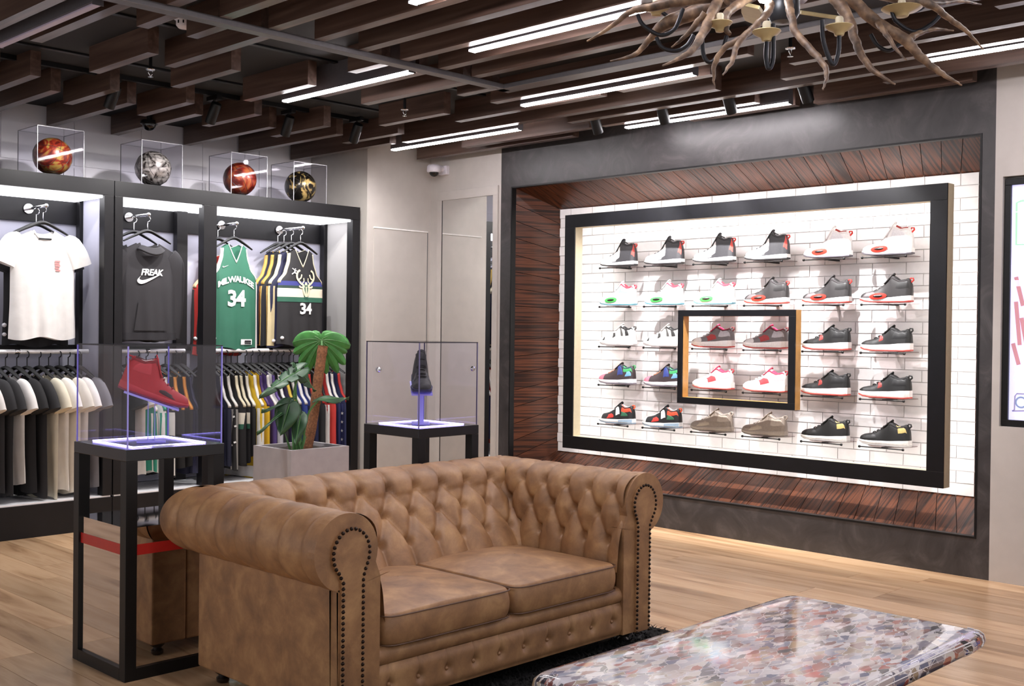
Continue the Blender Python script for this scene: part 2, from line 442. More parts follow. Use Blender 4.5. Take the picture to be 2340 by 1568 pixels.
FILL_NAMES = ['added linear fill light above the left end of the coffee table', 'added linear fill light cut by the top picture edge, left of the chandelier', 'added linear fill light above the right side of the chandelier', 'added linear fill light over the viewer, right of the other', 'added linear fill light above the left sofa arm', 'added linear fill light over the viewer, left of the other']
for x, y0, y1 in ((2.46, 1.2, 2.6), (3.3, 2.6, 3.9), (4.42, .4, 1.7), (3.58, -1.0, .4), (2.18, 2.9, 4.2), (1.9, -1.0, .4)):  # extra lights of the same type, added overhead to brighten the room
    linear_light(x+.03, y0, y1, FILL_NAMES.pop(0))
# ================================================================== SOFA, RUG, COFFEE TABLE
def leather_mat():
    m, nt, b = newmat('tan_brushed_leather'); L = nt.links
    tc = nt.nodes.new('ShaderNodeTexCoord')
    n = nt.nodes.new('ShaderNodeTexNoise'); n.inputs['Scale'].default_value = 9; n.inputs['Detail'].default_value = 8; n.inputs['Roughness'].default_value = .62; n.inputs['Distortion'].default_value = .3
    L.new(tc.outputs['Object'], n.inputs['Vector'])
    r = nt.nodes.new('ShaderNodeValToRGB'); cr = r.color_ramp
    cr.elements[0].position = .3; cr.elements[0].color = hx('#7b5a40'); cr.elements[1].position = .72; cr.elements[1].color = hx('#b48c62')
    e = cr.elements.new(.5); e.color = hx('#97704e')
    L.new(n.outputs['Fac'], r.inputs['Fac']); L.new(r.outputs['Color'], b.inputs['Base Color'])
    b.inputs['Roughness'].default_value = .46
    f = nt.nodes.new('ShaderNodeTexNoise'); f.inputs['Scale'].default_value = 260; f.inputs['Detail'].default_value = 3
    L.new(tc.outputs['Object'], f.inputs['Vector'])
    bp = nt.nodes.new('ShaderNodeBump'); bp.inputs['Strength'].default_value = .12; bp.inputs['Distance'].default_value = .002
    L.new(f.outputs['Fac'], bp.inputs['Height']); L.new(bp.outputs['Normal'], b.inputs['Normal'])
    return m
M_leather = leather_mat()
M_nail = mat('#2a1d16', .35, metal=.7, name='antique_brass_nail')
M_darkleg = mat('#1a0f0c', .3, coat=.4, name='dark_turned_wood')
SX0, SX1 = 2.38, 4.165          # outer side planes
SYF, SYB = 3.165, 4.095         # front of the arms, outer back
ARC, BRC, RZ, RR = 2.415, 4.095, .662, .128       # roll centres and radius
SCX = (SX0+SX1)/2
sofa = thing('chesterfield_sofa', 'tan leather chesterfield sofa with deep button tufting and rolled arms', 'sofa', (SCX, SYF, 0))
def SO(p): return (p[0]-SCX, p[1]-SYF, p[2])
def seg_dist(px, py, ax, ay, bx, by):
    dx, dy = bx-ax, by-ay; L2 = dx*dx+dy*dy
    t = 0 if L2 == 0 else max(0, min(1, ((px-ax)*dx+(py-ay)*dy)/L2))
    return math.hypot(px-ax-t*dx, py-ay-t*dy)
def make_profile(d_in, z_in, n=64):
    """inner foot (d_in,z_in) up to the roll and round it to its underside; returns list of (d,z,nx,nz,s)"""
    pts = []
    a0 = math.radians(172)
    e = (RR*math.cos(a0), RZ+RR*math.sin(a0))
    for k in range(20):
        t = k/20
        # eased lean: starts steeply and curls into the roll
        d = lerp(d_in, e[0], t**1.25 if d_in < -.2 else t); z = lerp(z_in, e[1], t)
        pts.append((d, z))
    for k in range(49):
        a = a0 - math.radians(262)*k/48
        pts.append((RR*math.cos(a), RZ+RR*math.sin(a)))
    out = []; s = 0
    for i, p in enumerate(pts):
        q0, q1 = pts[max(0, i-1)], pts[min(len(pts)-1, i+1)]
        tx, tz = q1[0]-q0[0], q1[1]-q0[1]; l = math.hypot(tx, tz) or 1
        if i: s += math.hypot(p[0]-pts[i-1][0], p[1]-pts[i-1][1])
        out.append((p[0], p[1], -tz/l, tx/l, s))
    return out
def resample(prof, n):
    S = prof[-1][4]; out = []; j = 0
    for k in range(n+1):
        s = S*k/n
        while j < len(prof)-2 and prof[j+1][4] < s: j += 1
        a, b = prof[j], prof[j+1]; t = (s-a[4])/max(1e-9, b[4]-a[4])
        out.append(tuple(lerp(a[i], b[i], t) for i in range(5)))
    return out
class Tuft:
    def __init__(self, pitch, rows, length, phase):
        self.p, self.rows, self.len, self.ph = pitch, rows, length, phase
        self.btn = []
        for j, s in enumerate(rows):
            l = phase + (pitch/2 if j % 2 else 0) - 2*pitch
            while l < length + 2*pitch:
                self.btn.append((l, s, j)); l += pitch
        self.seg = []
        top = len(rows)-1
        for l, s, j in self.btn:
            if j < top:
                for d in (-.5, .5): self.seg.append((l, s, l+d*pitch, rows[j+1]))
            if j == 0: self.seg.append((l, s, l, -1))
            if j == top: self.seg.append((l, s, l, 9))
    def h(self, l, s):
        near = [g for g in self.seg if min(g[0], g[2])-.1 < l < max(g[0], g[2])+.1]
        dc = min([seg_dist(l, s, *g) for g in near] or [1]); db = min(math.hypot(l-b[0], s-b[1]) for b in self.btn if abs(b[0]-l) < .2)
        f = min(1, max(0, (s-self.rows[-1])/.10))      # the roll itself is only lightly pleated
        return lerp(.033, .011, f)*(1-math.exp(-(dc/lerp(.028, .012, f))**1.1)) - .042*math.exp(-(db/.018)**2)
def tufted(name, prof, t, place, lo, hi, parent, nl, ns, inset_ok):
    P = resample(prof, ns); mb = MB()
    def fn(u, v):
        d, z, nx, nz, s = P[min(ns, int(round(v*ns)))]
        a, b = lo(d), hi(d); l = lerp(a, b, u)
        fade = 1.0
        hgt = t.h(l, s)*fade
        return SO(place(l, d + nx*hgt, z + nz*hgt))
    mb.grid(fn, nl, ns)
    o = mb.build(name, M_leather, parent, smooth=180)
    # a leather button at the bottom of every dimple that shows
    i = 0
    bt = MB().lathe([(0, .007), (.006, .0055), (.010, 0), (.0095, -.004)], 10).mesh('button', M_leather, smooth=True)
    for l, s, j in t.btn:
        q = min(P, key=lambda q: abs(q[4]-s)); d, z, nx, nz, _ = q
        if not (lo(d)+.02 < l < hi(d)-.02): continue
        b = link('button', bt, o); h = t.h(l, s)
        p0 = Vector(SO(place(l, d+nx*(h+.001), z+nz*(h+.001)))); p1 = Vector(SO(place(l, d+nx*(h+.1), z+nz*(h+.1))))
        b.location = p0; b.rotation_euler = (p1-p0).to_track_quat('Z', 'Y').to_euler()
    return o
XL, XR = ARC, 2*SCX-ARC           # roll centre lines of the two arms
arm_prof = make_profile(-.158, .36)
back_prof = make_profile(-.335, .36)
# back: length coordinate runs along X
tb = Tuft(.163, [.16, .30, .425], XR-XL, .05)
def mitre_b(d): return -d if d > -.128 else .128+(-d-.128)*(.030/.207)
def mitre_a(d): return d if d > -.128 else -(.128+(-d-.128)*(.207/.030))
tufted('backrest', back_prof, tb, lambda l, d, z: (XL+l, BRC+d, z),
       lambda d: mitre_b(d)-.004, lambda d: (XR-XL)-mitre_b(d)+.004, sofa, 190, 76, True)
AL = BRC-SYF
ta = Tuft(.143, [.135, .26, .37], AL, .085)
for side in (1, -1):
    place = (lambda l, d, z: (XL-d, SYF+l, z)) if side == 1 else (lambda l, d, z: (XR+d, SYF+l, z))
    tufted('armrest', arm_prof, ta, place, lambda d: 0.0, lambda d: AL+mitre_a(d)+.004, sofa, 110, 70, True)
# flat outer panels, bodies and arm fronts
for side in (1, -1):
    def sx(x): return (x-SCX) if side == 1 else (2*SCX-x-SCX)
    xs = sorted((sx(SX0), sx(2.545)))
    MB().box(xs[0], xs[1], .031, SYB-SYF, .065, .585).build('arm_body', M_leather, sofa, bevel=.008)
    # padded border that closes the arm front: roll disc plus upright
    cx = sx(ARC)
    poly = []
    for k in range(33):
        a = math.radians(-75 + 330*k/32) if side == 1 else math.radians(255 - 330*k/32)
        a = math.radians(lerp(-20, 262, k/32)) if side == 1 else math.radians(lerp(200, -82, k/32))
        poly.append((cx+(RR+.012)*math.cos(a), RZ+(RR+.012)*math.sin(a)))
    a, b = sx(SX0), sx(2.568)
    poly = [(b, .075), (b, .56)] + poly + [(a, .535), (a, .075)]
    MB().prism(poly, -.012, .03, 'xz').build('arm_front', M_leather, sofa, bevel=.012, seg=3)
    # nailed facing, keyhole shaped
    fc = []
    fx0, fx1 = sx(2.386), sx(2.486)
    cc = lerp(fx0, fx1, .42)
    for k in range(29):
        an = math.radians(lerp(-28, 232, k/28)) if side == 1 else math.radians(lerp(208, -52, k/28))
        fc.append((cc+.083*math.cos(an), RZ-.004+.088*math.sin(an)))
    face_poly = [(fx1, .075), (fx1, .585)] + fc + [(fx0, .56), (fx0, .075)]
    MB().prism(face_poly, -.024, -.008, 'xz').build('arm_facing', M_leather, sofa, bevel=.007, seg=3)
    nail = MB().lathe([(0, -.0062), (.0042, -.005), (.0071, 0), (.0071, .003)], 8, axis='y').mesh('nail', M_nail, smooth=True)
    cum = [0]
    path = face_poly
    for p, q in zip(path, path[1:]): cum.append(cum[-1]+math.hypot(q[0]-p[0], q[1]-p[1]))
    n = int(cum[-1]/.0200)
    for k in range(n+1):
        s = cum[-1]*k/n; j = max(i for i in range(len(cum)) if cum[i] <= s+1e-9); j = min(j, len(path)-2)
        t = (s-cum[j])/(cum[j+1]-cum[j]); x = lerp(path[j][0], path[j+1][0], t); z = lerp(path[j][1], path[j+1][1], t)
        x += (.006 if x < cc else -.006)*(1 if z < .57 else 0)
        link('nail', nail, sofa, loc=(cc+(x-cc)*(.96 if z > .57 else 1), -.025, z))
# outer back
MB().box(2.546-SCX, 2*SCX-2.546-SCX, SYB-SYF-.06, SYB-SYF-.002, .065, .585).build('back_panel', M_leather, sofa, bevel=.008)
MB().box(2.56-SCX, 3.985-SCX, .02, SYB-SYF-.07, .07, .27).build('seat_base', M_leather, sofa)
# front base: panel with shallow buttons, and the rounded rail over it
IX0, IX1 = 2.555-SCX, 2*SCX-2.555-SCX
nb = 10
def basefn(u, v):
    x = lerp(IX0, IX1, u); z = lerp(.075, .222, v)
    p = (IX1-IX0)/nb; k = (x-IX0)/p; c = IX0+(math.floor(k)+.5)*p
    db = math.hypot(x-c, z-.145); top = max(0, v-.45)/.55; dv = abs(x-c)
    ed = min(v, 1-v)
    h = .012*(1-math.exp(-(ed/.12)**2)) - .016*math.exp(-(db/.018)**2) - (.007*math.exp(-(dv/.006)) if z > .145 else 0)
    return (x, .006-h, z)
base = MB().grid(basefn, 220, 22).build('base_panel', M_leather, sofa, smooth=180)
bt = MB().lathe([(0, -.008), (.006, -.006), (.010, 0), (.0095, .004)], 10, axis='y').mesh('button', M_leather, smooth=True)
for k in range(nb):
    link('button', bt, base, loc=(IX0+(k+.5)*(IX1-IX0)/nb, .006-(.012-.016)-.002, .145))
MB().tube([(lerp(IX0, IX1, k/20), .034, .252) for k in range(21)], .040, 20).build('front_rail', M_leather, sofa, smooth=True)
# two seat cushions with welt seams
M_welt = mat('#5d4230', .5, name='leather_welt')
CY0, CY1, CZ0, CZ1 = -.028, .655, .288, .405
cwid = (3.945-2.585)/2
for i in range(2):
    x0 = 2.585 - SCX + i*cwid; x1 = x0+cwid-.004
    def cush(u, v, x0=x0, x1=x1):
        th = u*2*PI; c, s_ = math.cos(th), math.sin(th)
        e = .16
        cx_, sy_ = math.copysign(abs(c)**e, c), math.copysign(abs(s_)**e, s_)
        ph = (v-.5)*PI; ez = .22
        cp = abs(math.cos(ph))**.13; zz = math.copysign(abs(math.sin(ph))**1.0, math.sin(ph))
        rx, ry = cx_*cp, sy_*cp
        x = (x0+x1)/2 + (x1-x0)/2*rx; y = (CY0+CY1)/2 + (CY1-CY0)/2*ry
        zf = math.copysign(min(1, abs(zz)*1.5), zz)
        crown = .045*(1-rx*rx)*(1-ry*ry*.8) if zz > 0 else 0
        z = (CZ0+CZ1)/2 + (CZ1-CZ0)/2*zf + crown
        return (x, y, z)
    c = MB().grid(cush, 72, 36, wrap_u=True).build('seat_cushion', M_leather, sofa, smooth=180)
    for z in (CZ1-.004, CZ0+.006):
        pts = []
        for k in range(73):
            th = 2*PI*k/72; e = .16
            cx_, sy_ = math.copysign(abs(math.cos(th))**e, math.cos(th)), math.copysign(abs(math.sin(th))**e, math.sin(th))
            pts.append(((x0+x1)/2+(x1-x0)/2*cx_*.998, (CY0+CY1)/2+(CY1-CY0)/2*sy_*.998, z))
        MB().tube(pts, .0028, 6, cap=False).build('welt', M_welt, c, smooth=True)
leg = MB().lathe([(.020, 0), (.026, .006), (.027, .02), (.016, .03), (.034, .045), (.036, .066)], 16).mesh('foot', M_darkleg, smooth=True)
for x in (SX0+.07, SX1-.07):
    for y in (.08, SYB-SYF-.08):
        f_ = link('foot', leg, sofa, loc=(x-SCX, y, .0))

# ---- shag rug
M_rug = mat('#121011', .9, var=.3, scale=80, name='black_shag_wool')
RX0, RX1, RY0, RY1 = 1.95, 4.40, .95, 3.36
rug = thing('shag_rug', 'black shag rug under the sofa front and coffee table', 'rug', ((RX0+RX1)/2, (RY0+RY1)/2, 0))
rcx, rcy = (RX0+RX1)/2, (RY0+RY1)/2
MB().box(RX0-rcx, RX1-rcx, RY0-rcy, RY1-rcy, .0005, .008).build('backing', M_rug, rug)
rr = random.Random(5); pile = MB()
def tuft_blade(x, y, h):
    a = rr.uniform(0, 2*PI); w = .004; le = rr.uniform(.008, .03)
    dx, dy = math.cos(a), math.sin(a); n = len(pile.v)
    pile.v += [(x-dy*w, y+dx*w, .006), (x+dy*w, y-dx*w, .006), (x+dx*le*.6-dy*w*.8, y+dy*le*.6+dx*w*.8, h*.7), (x+dx*le*.6+dy*w*.8, y+dy*le*.6-dx*w*.8, h*.7), (x+dx*le*1.3, y+dy*le*1.3, h)]
    pile.f += [(n, n+1, n+3, n+2), (n+2, n+3, n+4)]
for _ in range(34000):
    x, y = rr.uniform(RX0, RX1), rr.uniform(1.3, RY1)
    if SX0+.2 < x < SX1-.1 and SYF+.12 < y: continue
    tuft_blade(x-rcx, y-rcy, rr.uniform(.014, .026))
tag(pile.build('pile', M_rug, rug, fix=False), kind='stuff')
# the sofa front feet stand on the rug backing: nothing to lift, pile parts around them

# ---- coffee table: resin topped collage slab
def collage_mat():
    m, nt, b = newmat('resin_paper_collage'); L = nt.links
    tc = nt.nodes.new('ShaderNodeTexCoord')
    base = None
    def layer(scale, rot, seed):
        mp = nt.nodes.new('ShaderNodeMapping'); mp.inputs['Scale'].default_value = scale; mp.inputs['Rotation'].default_value = (0, 0, rot); mp.inputs['Location'].default_value = (seed, seed*1.7, 0)
        L.new(tc.outputs['Object'], mp.inputs['Vector'])
        nz = nt.nodes.new('ShaderNodeTexNoise'); nz.inputs['Scale'].default_value = 1.3; nz.inputs['Detail'].default_value = 2
        L.new(mp.outputs[0], nz.inputs['Vector'])
        mxv = nt.nodes.new('ShaderNodeMixRGB'); mxv.inputs[0].default_value = .22
        L.new(mp.outputs[0], mxv.inputs[1]); L.new(nz.outputs['Color'], mxv.inputs[2])
        v = nt.nodes.new('ShaderNodeTexVoronoi'); v.inputs['Scale'].default_value = 1.0; v.distance = 'CHEBYCHEV'
        L.new(mxv.outputs[0], v.inputs['Vector'])
        sep = nt.nodes.new('ShaderNodeSeparateColor'); L.new(v.outputs['Color'], sep.inputs[0])
        r = nt.nodes.new('ShaderNodeValToRGB'); r.color_ramp.interpolation = 'CONSTANT'; cr = r.color_ramp
        pal = ['#7f7988', '#cfc9cd', '#57505e', '#b9aca8', '#8f6058', '#dcd8da', '#565b7a', '#a39696', '#6b3a38', '#bdb8c2', '#94826c', '#2e2a34', '#b0acb6', '#9c4f46', '#8d92a5', '#cdc6c2']
        cr.elements[0].color = hx(pal[0]); cr.elements[1].position = 1/16; cr.elements[1].color = hx(pal[1])
        for i in range(2, 16):
            e = cr.elements.new(i/16); e.color = hx(pal[i])
        L.new(sep.outputs[0], r.inputs['Fac'])
        ve = nt.nodes.new('ShaderNodeTexVoronoi'); ve.feature = 'DISTANCE_TO_EDGE'; L.new(mxv.outputs[0], ve.inputs['Vector']); ve.inputs['Scale'].default_value = 1.0
        lt = nt.nodes.new('ShaderNodeMath'); lt.operation = 'LESS_THAN'; lt.inputs[1].default_value = .02; L.new(ve.outputs['Distance'], lt.inputs[0])
        mx = nt.nodes.new('ShaderNodeMixRGB'); mx.inputs[2].default_value = hx('#e8e4e6')
        ml = nt.nodes.new('ShaderNodeMath'); ml.operation = 'MULTIPLY'; ml.inputs[1].default_value = .75; L.new(lt.outputs[0], ml.inputs[0])
        L.new(ml.outputs[0], mx.inputs[0]); L.new(r.outputs[0], mx.inputs[1])
        return mx, sep
    a, sa = layer((13, 30, 26), .35, 3.1)
    c, sb = layer((26, 58, 40), -.8, 9.4)
    gt = nt.nodes.new('ShaderNodeMath'); gt.operation = 'GREATER_THAN'; gt.inputs[1].default_value = .48; L.new(sb.outputs[1], gt.inputs[0])
    mx = nt.nodes.new('ShaderNodeMixRGB'); L.new(gt.outputs[0], mx.inputs[0]); L.new(a.outputs[0], mx.inputs[1]); L.new(c.outputs[0], mx.inputs[2])
    L.new(mx.outputs[0], b.inputs['Base Color'])
    b.inputs['Roughness'].default_value = .35; setin(b, 'Coat Weight', 1.0); setin(b, 'Coat Roughness', .06); setin(b, 'Coat IOR', 1.6)
    return m
M_collage = collage_mat()
TX0, TX1, TY0, TY1, TZ = 2.43, 3.945, 1.52, 2.285, .425
tcx, tcy = (TX0+TX1)/2, (TY0+TY1)/2
table = thing('coffee_table', 'low coffee table with glossy resin top over a paper collage', 'table', (tcx, tcy, 0))
hwx, hwy = (TX1-TX0)/2, (TY1-TY0)/2
def outline(k, n=120):
    """rounded rectangle with gently wavy edges"""
    th = 2*PI*k/n; e = .09
    c, s_ = math.cos(th), math.sin(th)
    x, y = math.copysign(abs(c)**e, c)*hwx, math.copysign(abs(s_)**e, s_)*hwy
    w = .010*math.sin(x*13+1.0) + .006*math.sin(x*29)
    if abs(y) > hwy*.8 and y < 0: y += w
    return x, y
pf = [(-.10, 0), (-.03, .0), (-.008, -.004), (.004, -.016), (.008, -.034), (.004, -.052), (-.012, -.064), (-.10, -.066)]
def tabfn(u, v):
    i = v*(len(pf)-1); j = int(round(i)); off, dz = pf[j]
    x, y = outline(u*120)
    l = math.hypot(x/hwx, y/hwy) or 1
    return (x*(1+off/hwx), y*(1+off/hwy), TZ+dz+(.004*math.sin(x*17) if dz < -.02 else 0))
tm = MB().grid(tabfn, 120, len(pf)-1, wrap_u=True)
n0 = 0
tm.f.append(tuple(range(120))); tm.f.append(tuple(range(120*(len(pf)-1), 120*len(pf)))[::-1])
ttop = tm.build('table_top', M_collage, table, smooth=60)
# raised scraps and cords caught in the resin along the rim
rs = random.Random(12); M_cord = mat('#e4e0e2', .4, name='white_cord'); M_scr = [mat(c, .35, coat=.8, name='collage_scrap') for c in ('#2b3f8f', '#8c2f2b', '#1c1a20', '#c9c4c8', '#6d4a3a', '#b35a33')]
for k in range(46):
    u = rs.uniform(.5, 1.02) % 1
    v0, v1 = 2+rs.random()*1.5, 4.5+rs.random()
    du = rs.uniform(.006, .018)
    def scr(a, b, u=u, du=du, v0=v0, v1=v1):
        vv = lerp(v0, v1, b); j = int(vv); t = vv-j
        off, dz = (lerp(pf[j][i], pf[j+1][i], t) for i in (0, 1))
        x, y = outline(((u+a*du+b*.006) % 1)*120)
        return (x*(1+(off+.0025)/hwx), y*(1+(off+.0025)/hwy), TZ+dz+.001)
    MB().grid(scr, 4, 6).build('collage_scrap', rs.choice(M_scr), ttop)
for k in range(16):
    u = rs.uniform(.5, 1.02) % 1; pts = []
    for q in range(9):
        vv = 1.6+3.6*q/8; j = int(vv); t = vv-j
        off, dz = (lerp(pf[j][i], pf[j+1][i], t) for i in (0, 1)); x, y = outline(((u+.008*math.sin(q*1.7+k)) % 1)*120)
        pts.append((x*(1+(off+.003)/hwx), y*(1+(off+.003)/hwy), TZ+dz+.002))
    MB().tube(pts, .0022, 5).build('cord', M_cord, ttop, smooth=True)
for x, y in ((hwx-.28, -hwy+.20), (hwx-.28, hwy-.16), (-hwx+.22, -hwy+.2), (-hwx+.22, hwy-.16)):
    MB().lathe([(.030, .009), (.036, .03), (.024, .06), (.03, .2), (.042, .32), (.05, TZ-.066)], 14, c=(x, y, 0)).build('leg', M_darkleg, table, smooth=True)
MB().box(-hwx+.15, hwx-.2, -hwy+.13, hwy-.1, TZ-.10, TZ-.064).build('apron', M_darkleg, table, bevel=.006)
# ================================================================== SNEAKER DISPLAY
M_cream = mat('#cfc3a6', .5, var=.04, name='cream_frame_edge')
M_goldedge = mat('#b98a4e', .45, var=.1, scale=25, name='raw_oak_frame_edge')
M_halo = lamp_mat('halo_led_strip', '#fffdfb', 9.0)
def picture_frame(label, x0, x1, oy0, oy1, oz0, oz1, iy0, iy1, iz0, iz1, edge, halo):
    cy, cz = (oy0+oy1)/2, oz0
    t = thing('picture_frame', label, 'frame', (x1, cy, cz))
    def q(a, b, c, d, e, f): return (a-x1, b-x1, c-cy, d-cy, e-cz, f-cz)
    for a in ((oy0, oy1, iz1, oz1), (oy0, oy1, oz0, iz0), (oy0, iy0, iz0, iz1), (iy1, oy1, iz0, iz1)):
        MB().box(*q(x0+.012, x1, *a)).build('frame_side', edge, t)
        MB().box(*q(x0, x0+.012, a[0]+(.001 if a[0] != oy0 else 0), a[1], a[2], a[3])).build('front_board', M_blackwood, t, bevel=.0015)
    if halo:
        m = .03
        for a in ((oy0+m, oy1-m, iz1+m, oz1-m), (oy0+m, oy1-m, oz0+m, iz0-m), (oy0+m, iy0-m, iz0, iz1), (iy1+m, oy1-m, iz0, iz1)):
            MB().box(*q(x1, x1+.008, *a)).build('led_strip', M_halo, t)
    for y in (lerp(oy0, oy1, .3), lerp(oy0, oy1, .75)):
        for z in ((oz0+iz0)/2, (oz1+iz1)/2):
            MB().tube([(0, y-cy, z-cz), (BX-.0115-x1, y-cy, z-cz)], .008, 8).build('standoff', M_steel, t)
    return t
picture_frame('large black frame glowing from behind around all the sneakers', 6.745, 6.84, 2.872, 5.99, .513, 2.385, 2.98, 5.885, .613, 2.282, M_cream, True)
picture_frame('small black frame with oak edges around the four central pink sneakers', 6.795, 6.875, 3.93, 4.905, .93, 1.617, 3.982, 4.862, .975, 1.572, M_goldedge, False)

# ---- sneaker builder: x from heel (0) to toe (1) in units of the length
LOW = ([0, .05, .13, .22, .30, .37, .45, .58, .70, .80, .90, .97, 1.0], [.36, .46, .425, .41, .46, .51, .44, .325, .26, .235, .215, .185, .13])
MID = ([0, .05, .13, .22, .30, .37, .45, .58, .70, .80, .90, .97, 1.0], [.38, .50, .47, .46, .52, .58, .47, .33, .265, .24, .22, .19, .13])
HIGH = ([0, .05, .13, .22, .30, .37, .44, .52, .62, .75, .90, .97, 1.0], [.40, .56, .56, .55, .60, .66, .52, .38, .30, .25, .22, .19, .13])
SW = ([0, .08, .3, .5, .72, .88, .97, 1.0], [.075, .125, .13, .12, .155, .14, .095, .045])
ZB = ([0, .1, .7, .88, 1.0], [.012, .0, .0, .02, .055])
def sneaker_parts(parent, sp):
    H = sp.get('h', LOW); zt_ = ([0, .12, .4, .75, .93, 1.0], sp.get('mid', [.14, .13, .105, .095, .10, .11]))
    def zt(x): return interp(*zt_, x)
    def surf(x, a, off=0.0):
        """a: 0 = base on the near side, .5 = top, 1 = base on the far side"""
        w = interp(*SW, x)*.97 + off; h = interp(*H, x); z0 = zt(x)-.012
        q = lerp(.55, .95, min(1, max(0, (x-.25)/.5)))
        c, s_ = math.cos(a*PI), math.sin(a*PI)
        k = abs(s_)**q
        y = w*math.copysign(abs(c)**q, c)*(1-.34*k*(1 if x < .5 else max(0, 1-(x-.5)*2.5)))
        return Vector((x, y, z0 + (h-z0+off)*k))
    def grid(name, x0, x1, a0, a1, m, nu=10, nv=8, off=.006, sh=0.0, taper=0.0):
        mb = MB()
        def f(u, v):
            a = lerp(a0, a1, v); k = taper*(v*v*(3-2*v)); xa, xb = x0+(x1-x0)*k*.55, x1-(x1-x0)*k*.45
            x = lerp(xa, xb, u)+sh*v-.03*taper*math.sin(PI*v)
            e = off*(.35+.65*min(1, 6*min(u, 1-u, v, 1-v)))
            return surf(min(1, max(0, x)), a, e)
        mb.grid(f, nu, nv); return mb.build(name, m, parent, smooth=180)
    C = lambda c, r=.5: mat(c, r, var=.08, scale=30, name='sneaker_'+c.strip('#'))
    # sole: two stacked bands
    def band(name, za, zb_, m, wk):
        mb = MB(); n = 34
        for i in range(n+1):
            x = i/n; w = interp(*SW, x)*wk; lo, hi = za(x), zb_(x)
            for y, z in ((-w*.96, lo), (w*.96, lo), (w, lerp(lo, hi, .3)), (w*1.0, lerp(lo, hi, .75)), (w*.94, hi), (-w*.94, hi), (-w, lerp(lo, hi, .75)), (-w, lerp(lo, hi, .3))):
                mb.v.append((x + (.012 if i == n else (-.006 if i == 0 else 0)), y, z))
        for i in range(n):
            for k in range(8): mb.f.append((i*8+k, i*8+(k+1) % 8, (i+1)*8+(k+1) % 8, (i+1)*8+k))
        mb.f.append(tuple(range(8))[::-1]); mb.f.append(tuple(n*8+k for k in range(8)))
        return mb.build(name, m, parent, smooth=60)
    band('outsole', lambda x: interp(*ZB, x), lambda x: interp(*ZB, x)+.032, C(sp['out']), 1.02)
    ms = band('midsole', lambda x: interp(*ZB, x)+.031, lambda x: zt(x), C(sp['sole']), 1.06)
    if 'sole_heel' in sp:
        mb = MB(); mb.grid(lambda u, v: Vector((lerp(-.004, .36, u), interp(*SW, lerp(0, .36, u))*1.09, lerp(.045, zt(lerp(0, .36, u))-.012, v))), 10, 4)
        mb.build('heel_clip', C(sp['sole_heel']), parent, smooth=180)
    # upper
    mb = MB(); mb.grid(lambda u, v: surf(u, v), 44, 22); n0 = 0
    mb.f.append(tuple(45*j for j in range(23))); mb.f.append(tuple(45*j+44 for j in range(23))[::-1])
    up = mb.build('upper', C(sp['upper'], .55), parent, smooth=180)
    if sp.get('toe'): grid('toe_cap', sp.get('toe_x', .74), .985, .02, .98, C(sp['toe']), 12, 16, .007, 0)
    for x0, x1, v0, v1, sh, c in sp.get('patch', []):
        grid('overlay', x0, x1, v0, v1, C(c), 14, 10, .008, sh, .5); grid('overlay', x0, x1, 1-v0, 1-v1, C(c), 14, 10, .008, sh, .5)
    if sp.get('eye'):     # oval cushioning window low on the side
        for s in (1, -1):
            for rx, rz, c, o in ((.165, .066, sp['eye'], .022), (.095, .030, '#1a1416', .034)):
                mb = MB(); ctr = (.60, 0, .105)
                def f(u, v, rx=rx, rz=rz, o=o, s=s):
                    th = u*2*PI; x = .60+rx*v*math.cos(th); z = .13+rz*v*math.sin(th)+.35*rz*v*math.cos(th)*-.6
                    return Vector((x, s*(interp(*SW, x)*1.07+o*(1-.5*v*v)), z))
                mb.grid(f, 20, 4, wrap_u=True).build('side_window', C(c, .3), parent, smooth=180)
    # collar opening, tongue, laces, heel tab
    mb = MB(); mb.grid(lambda u, v: surf(lerp(.075, .315, u), lerp(.30, .70, v), .004), 10, 8)
    mb.build('opening', C(sp.get('inside', '#201a1c'), .8), parent, smooth=180)
    grid('collar', .03, .40, .26, .34, C(sp.get('collar', sp['upper']), .7), 12, 4, .016); grid('collar', .03, .40, .74, .66, C(sp.get('collar', sp['upper']), .7), 12, 4, .016)
    tz = interp(*H, .37)
    mb = MB()
    def tongue(u, v):
        y = (u-.5)*.15*(1-.2*v); x = lerp(.50, .335, v)+.02*(4*(u-.5)**2); z = lerp(interp(*H, .50)-.01, tz+.025, v)-.03*(4*(u-.5)**2)
        return Vector((x, y, z))
    mb.grid(tongue, 6, 6).build('tongue', C(sp.get('tongue', sp['upper']), .7), parent, smooth=180, solid=.02)
    mb = MB()
    for k in range(5):
        x = lerp(.44, .70, k/4); pts = [surf(x+.012*math.sin(k*2.1), a, .016) for a in (.36, .43, .5, .57, .64)]
        mb.tube(pts, .011, 6)
    mb.build('laces', C(sp.get('lace', '#d8d4d2'), .8), parent, smooth=True)
    ht = interp(*H, .03)
    MB().tube([(.03, 0, ht-.06), (-.025, 0, ht+.0), (-.02, 0, ht+.035), (.03, 0, ht+.04), (.05, 0, ht-.01)], [.016, .018, .015, .015, .012], 8).build('heel_loop', C(sp.get('tab', sp['upper']), .7), parent, smooth=True)
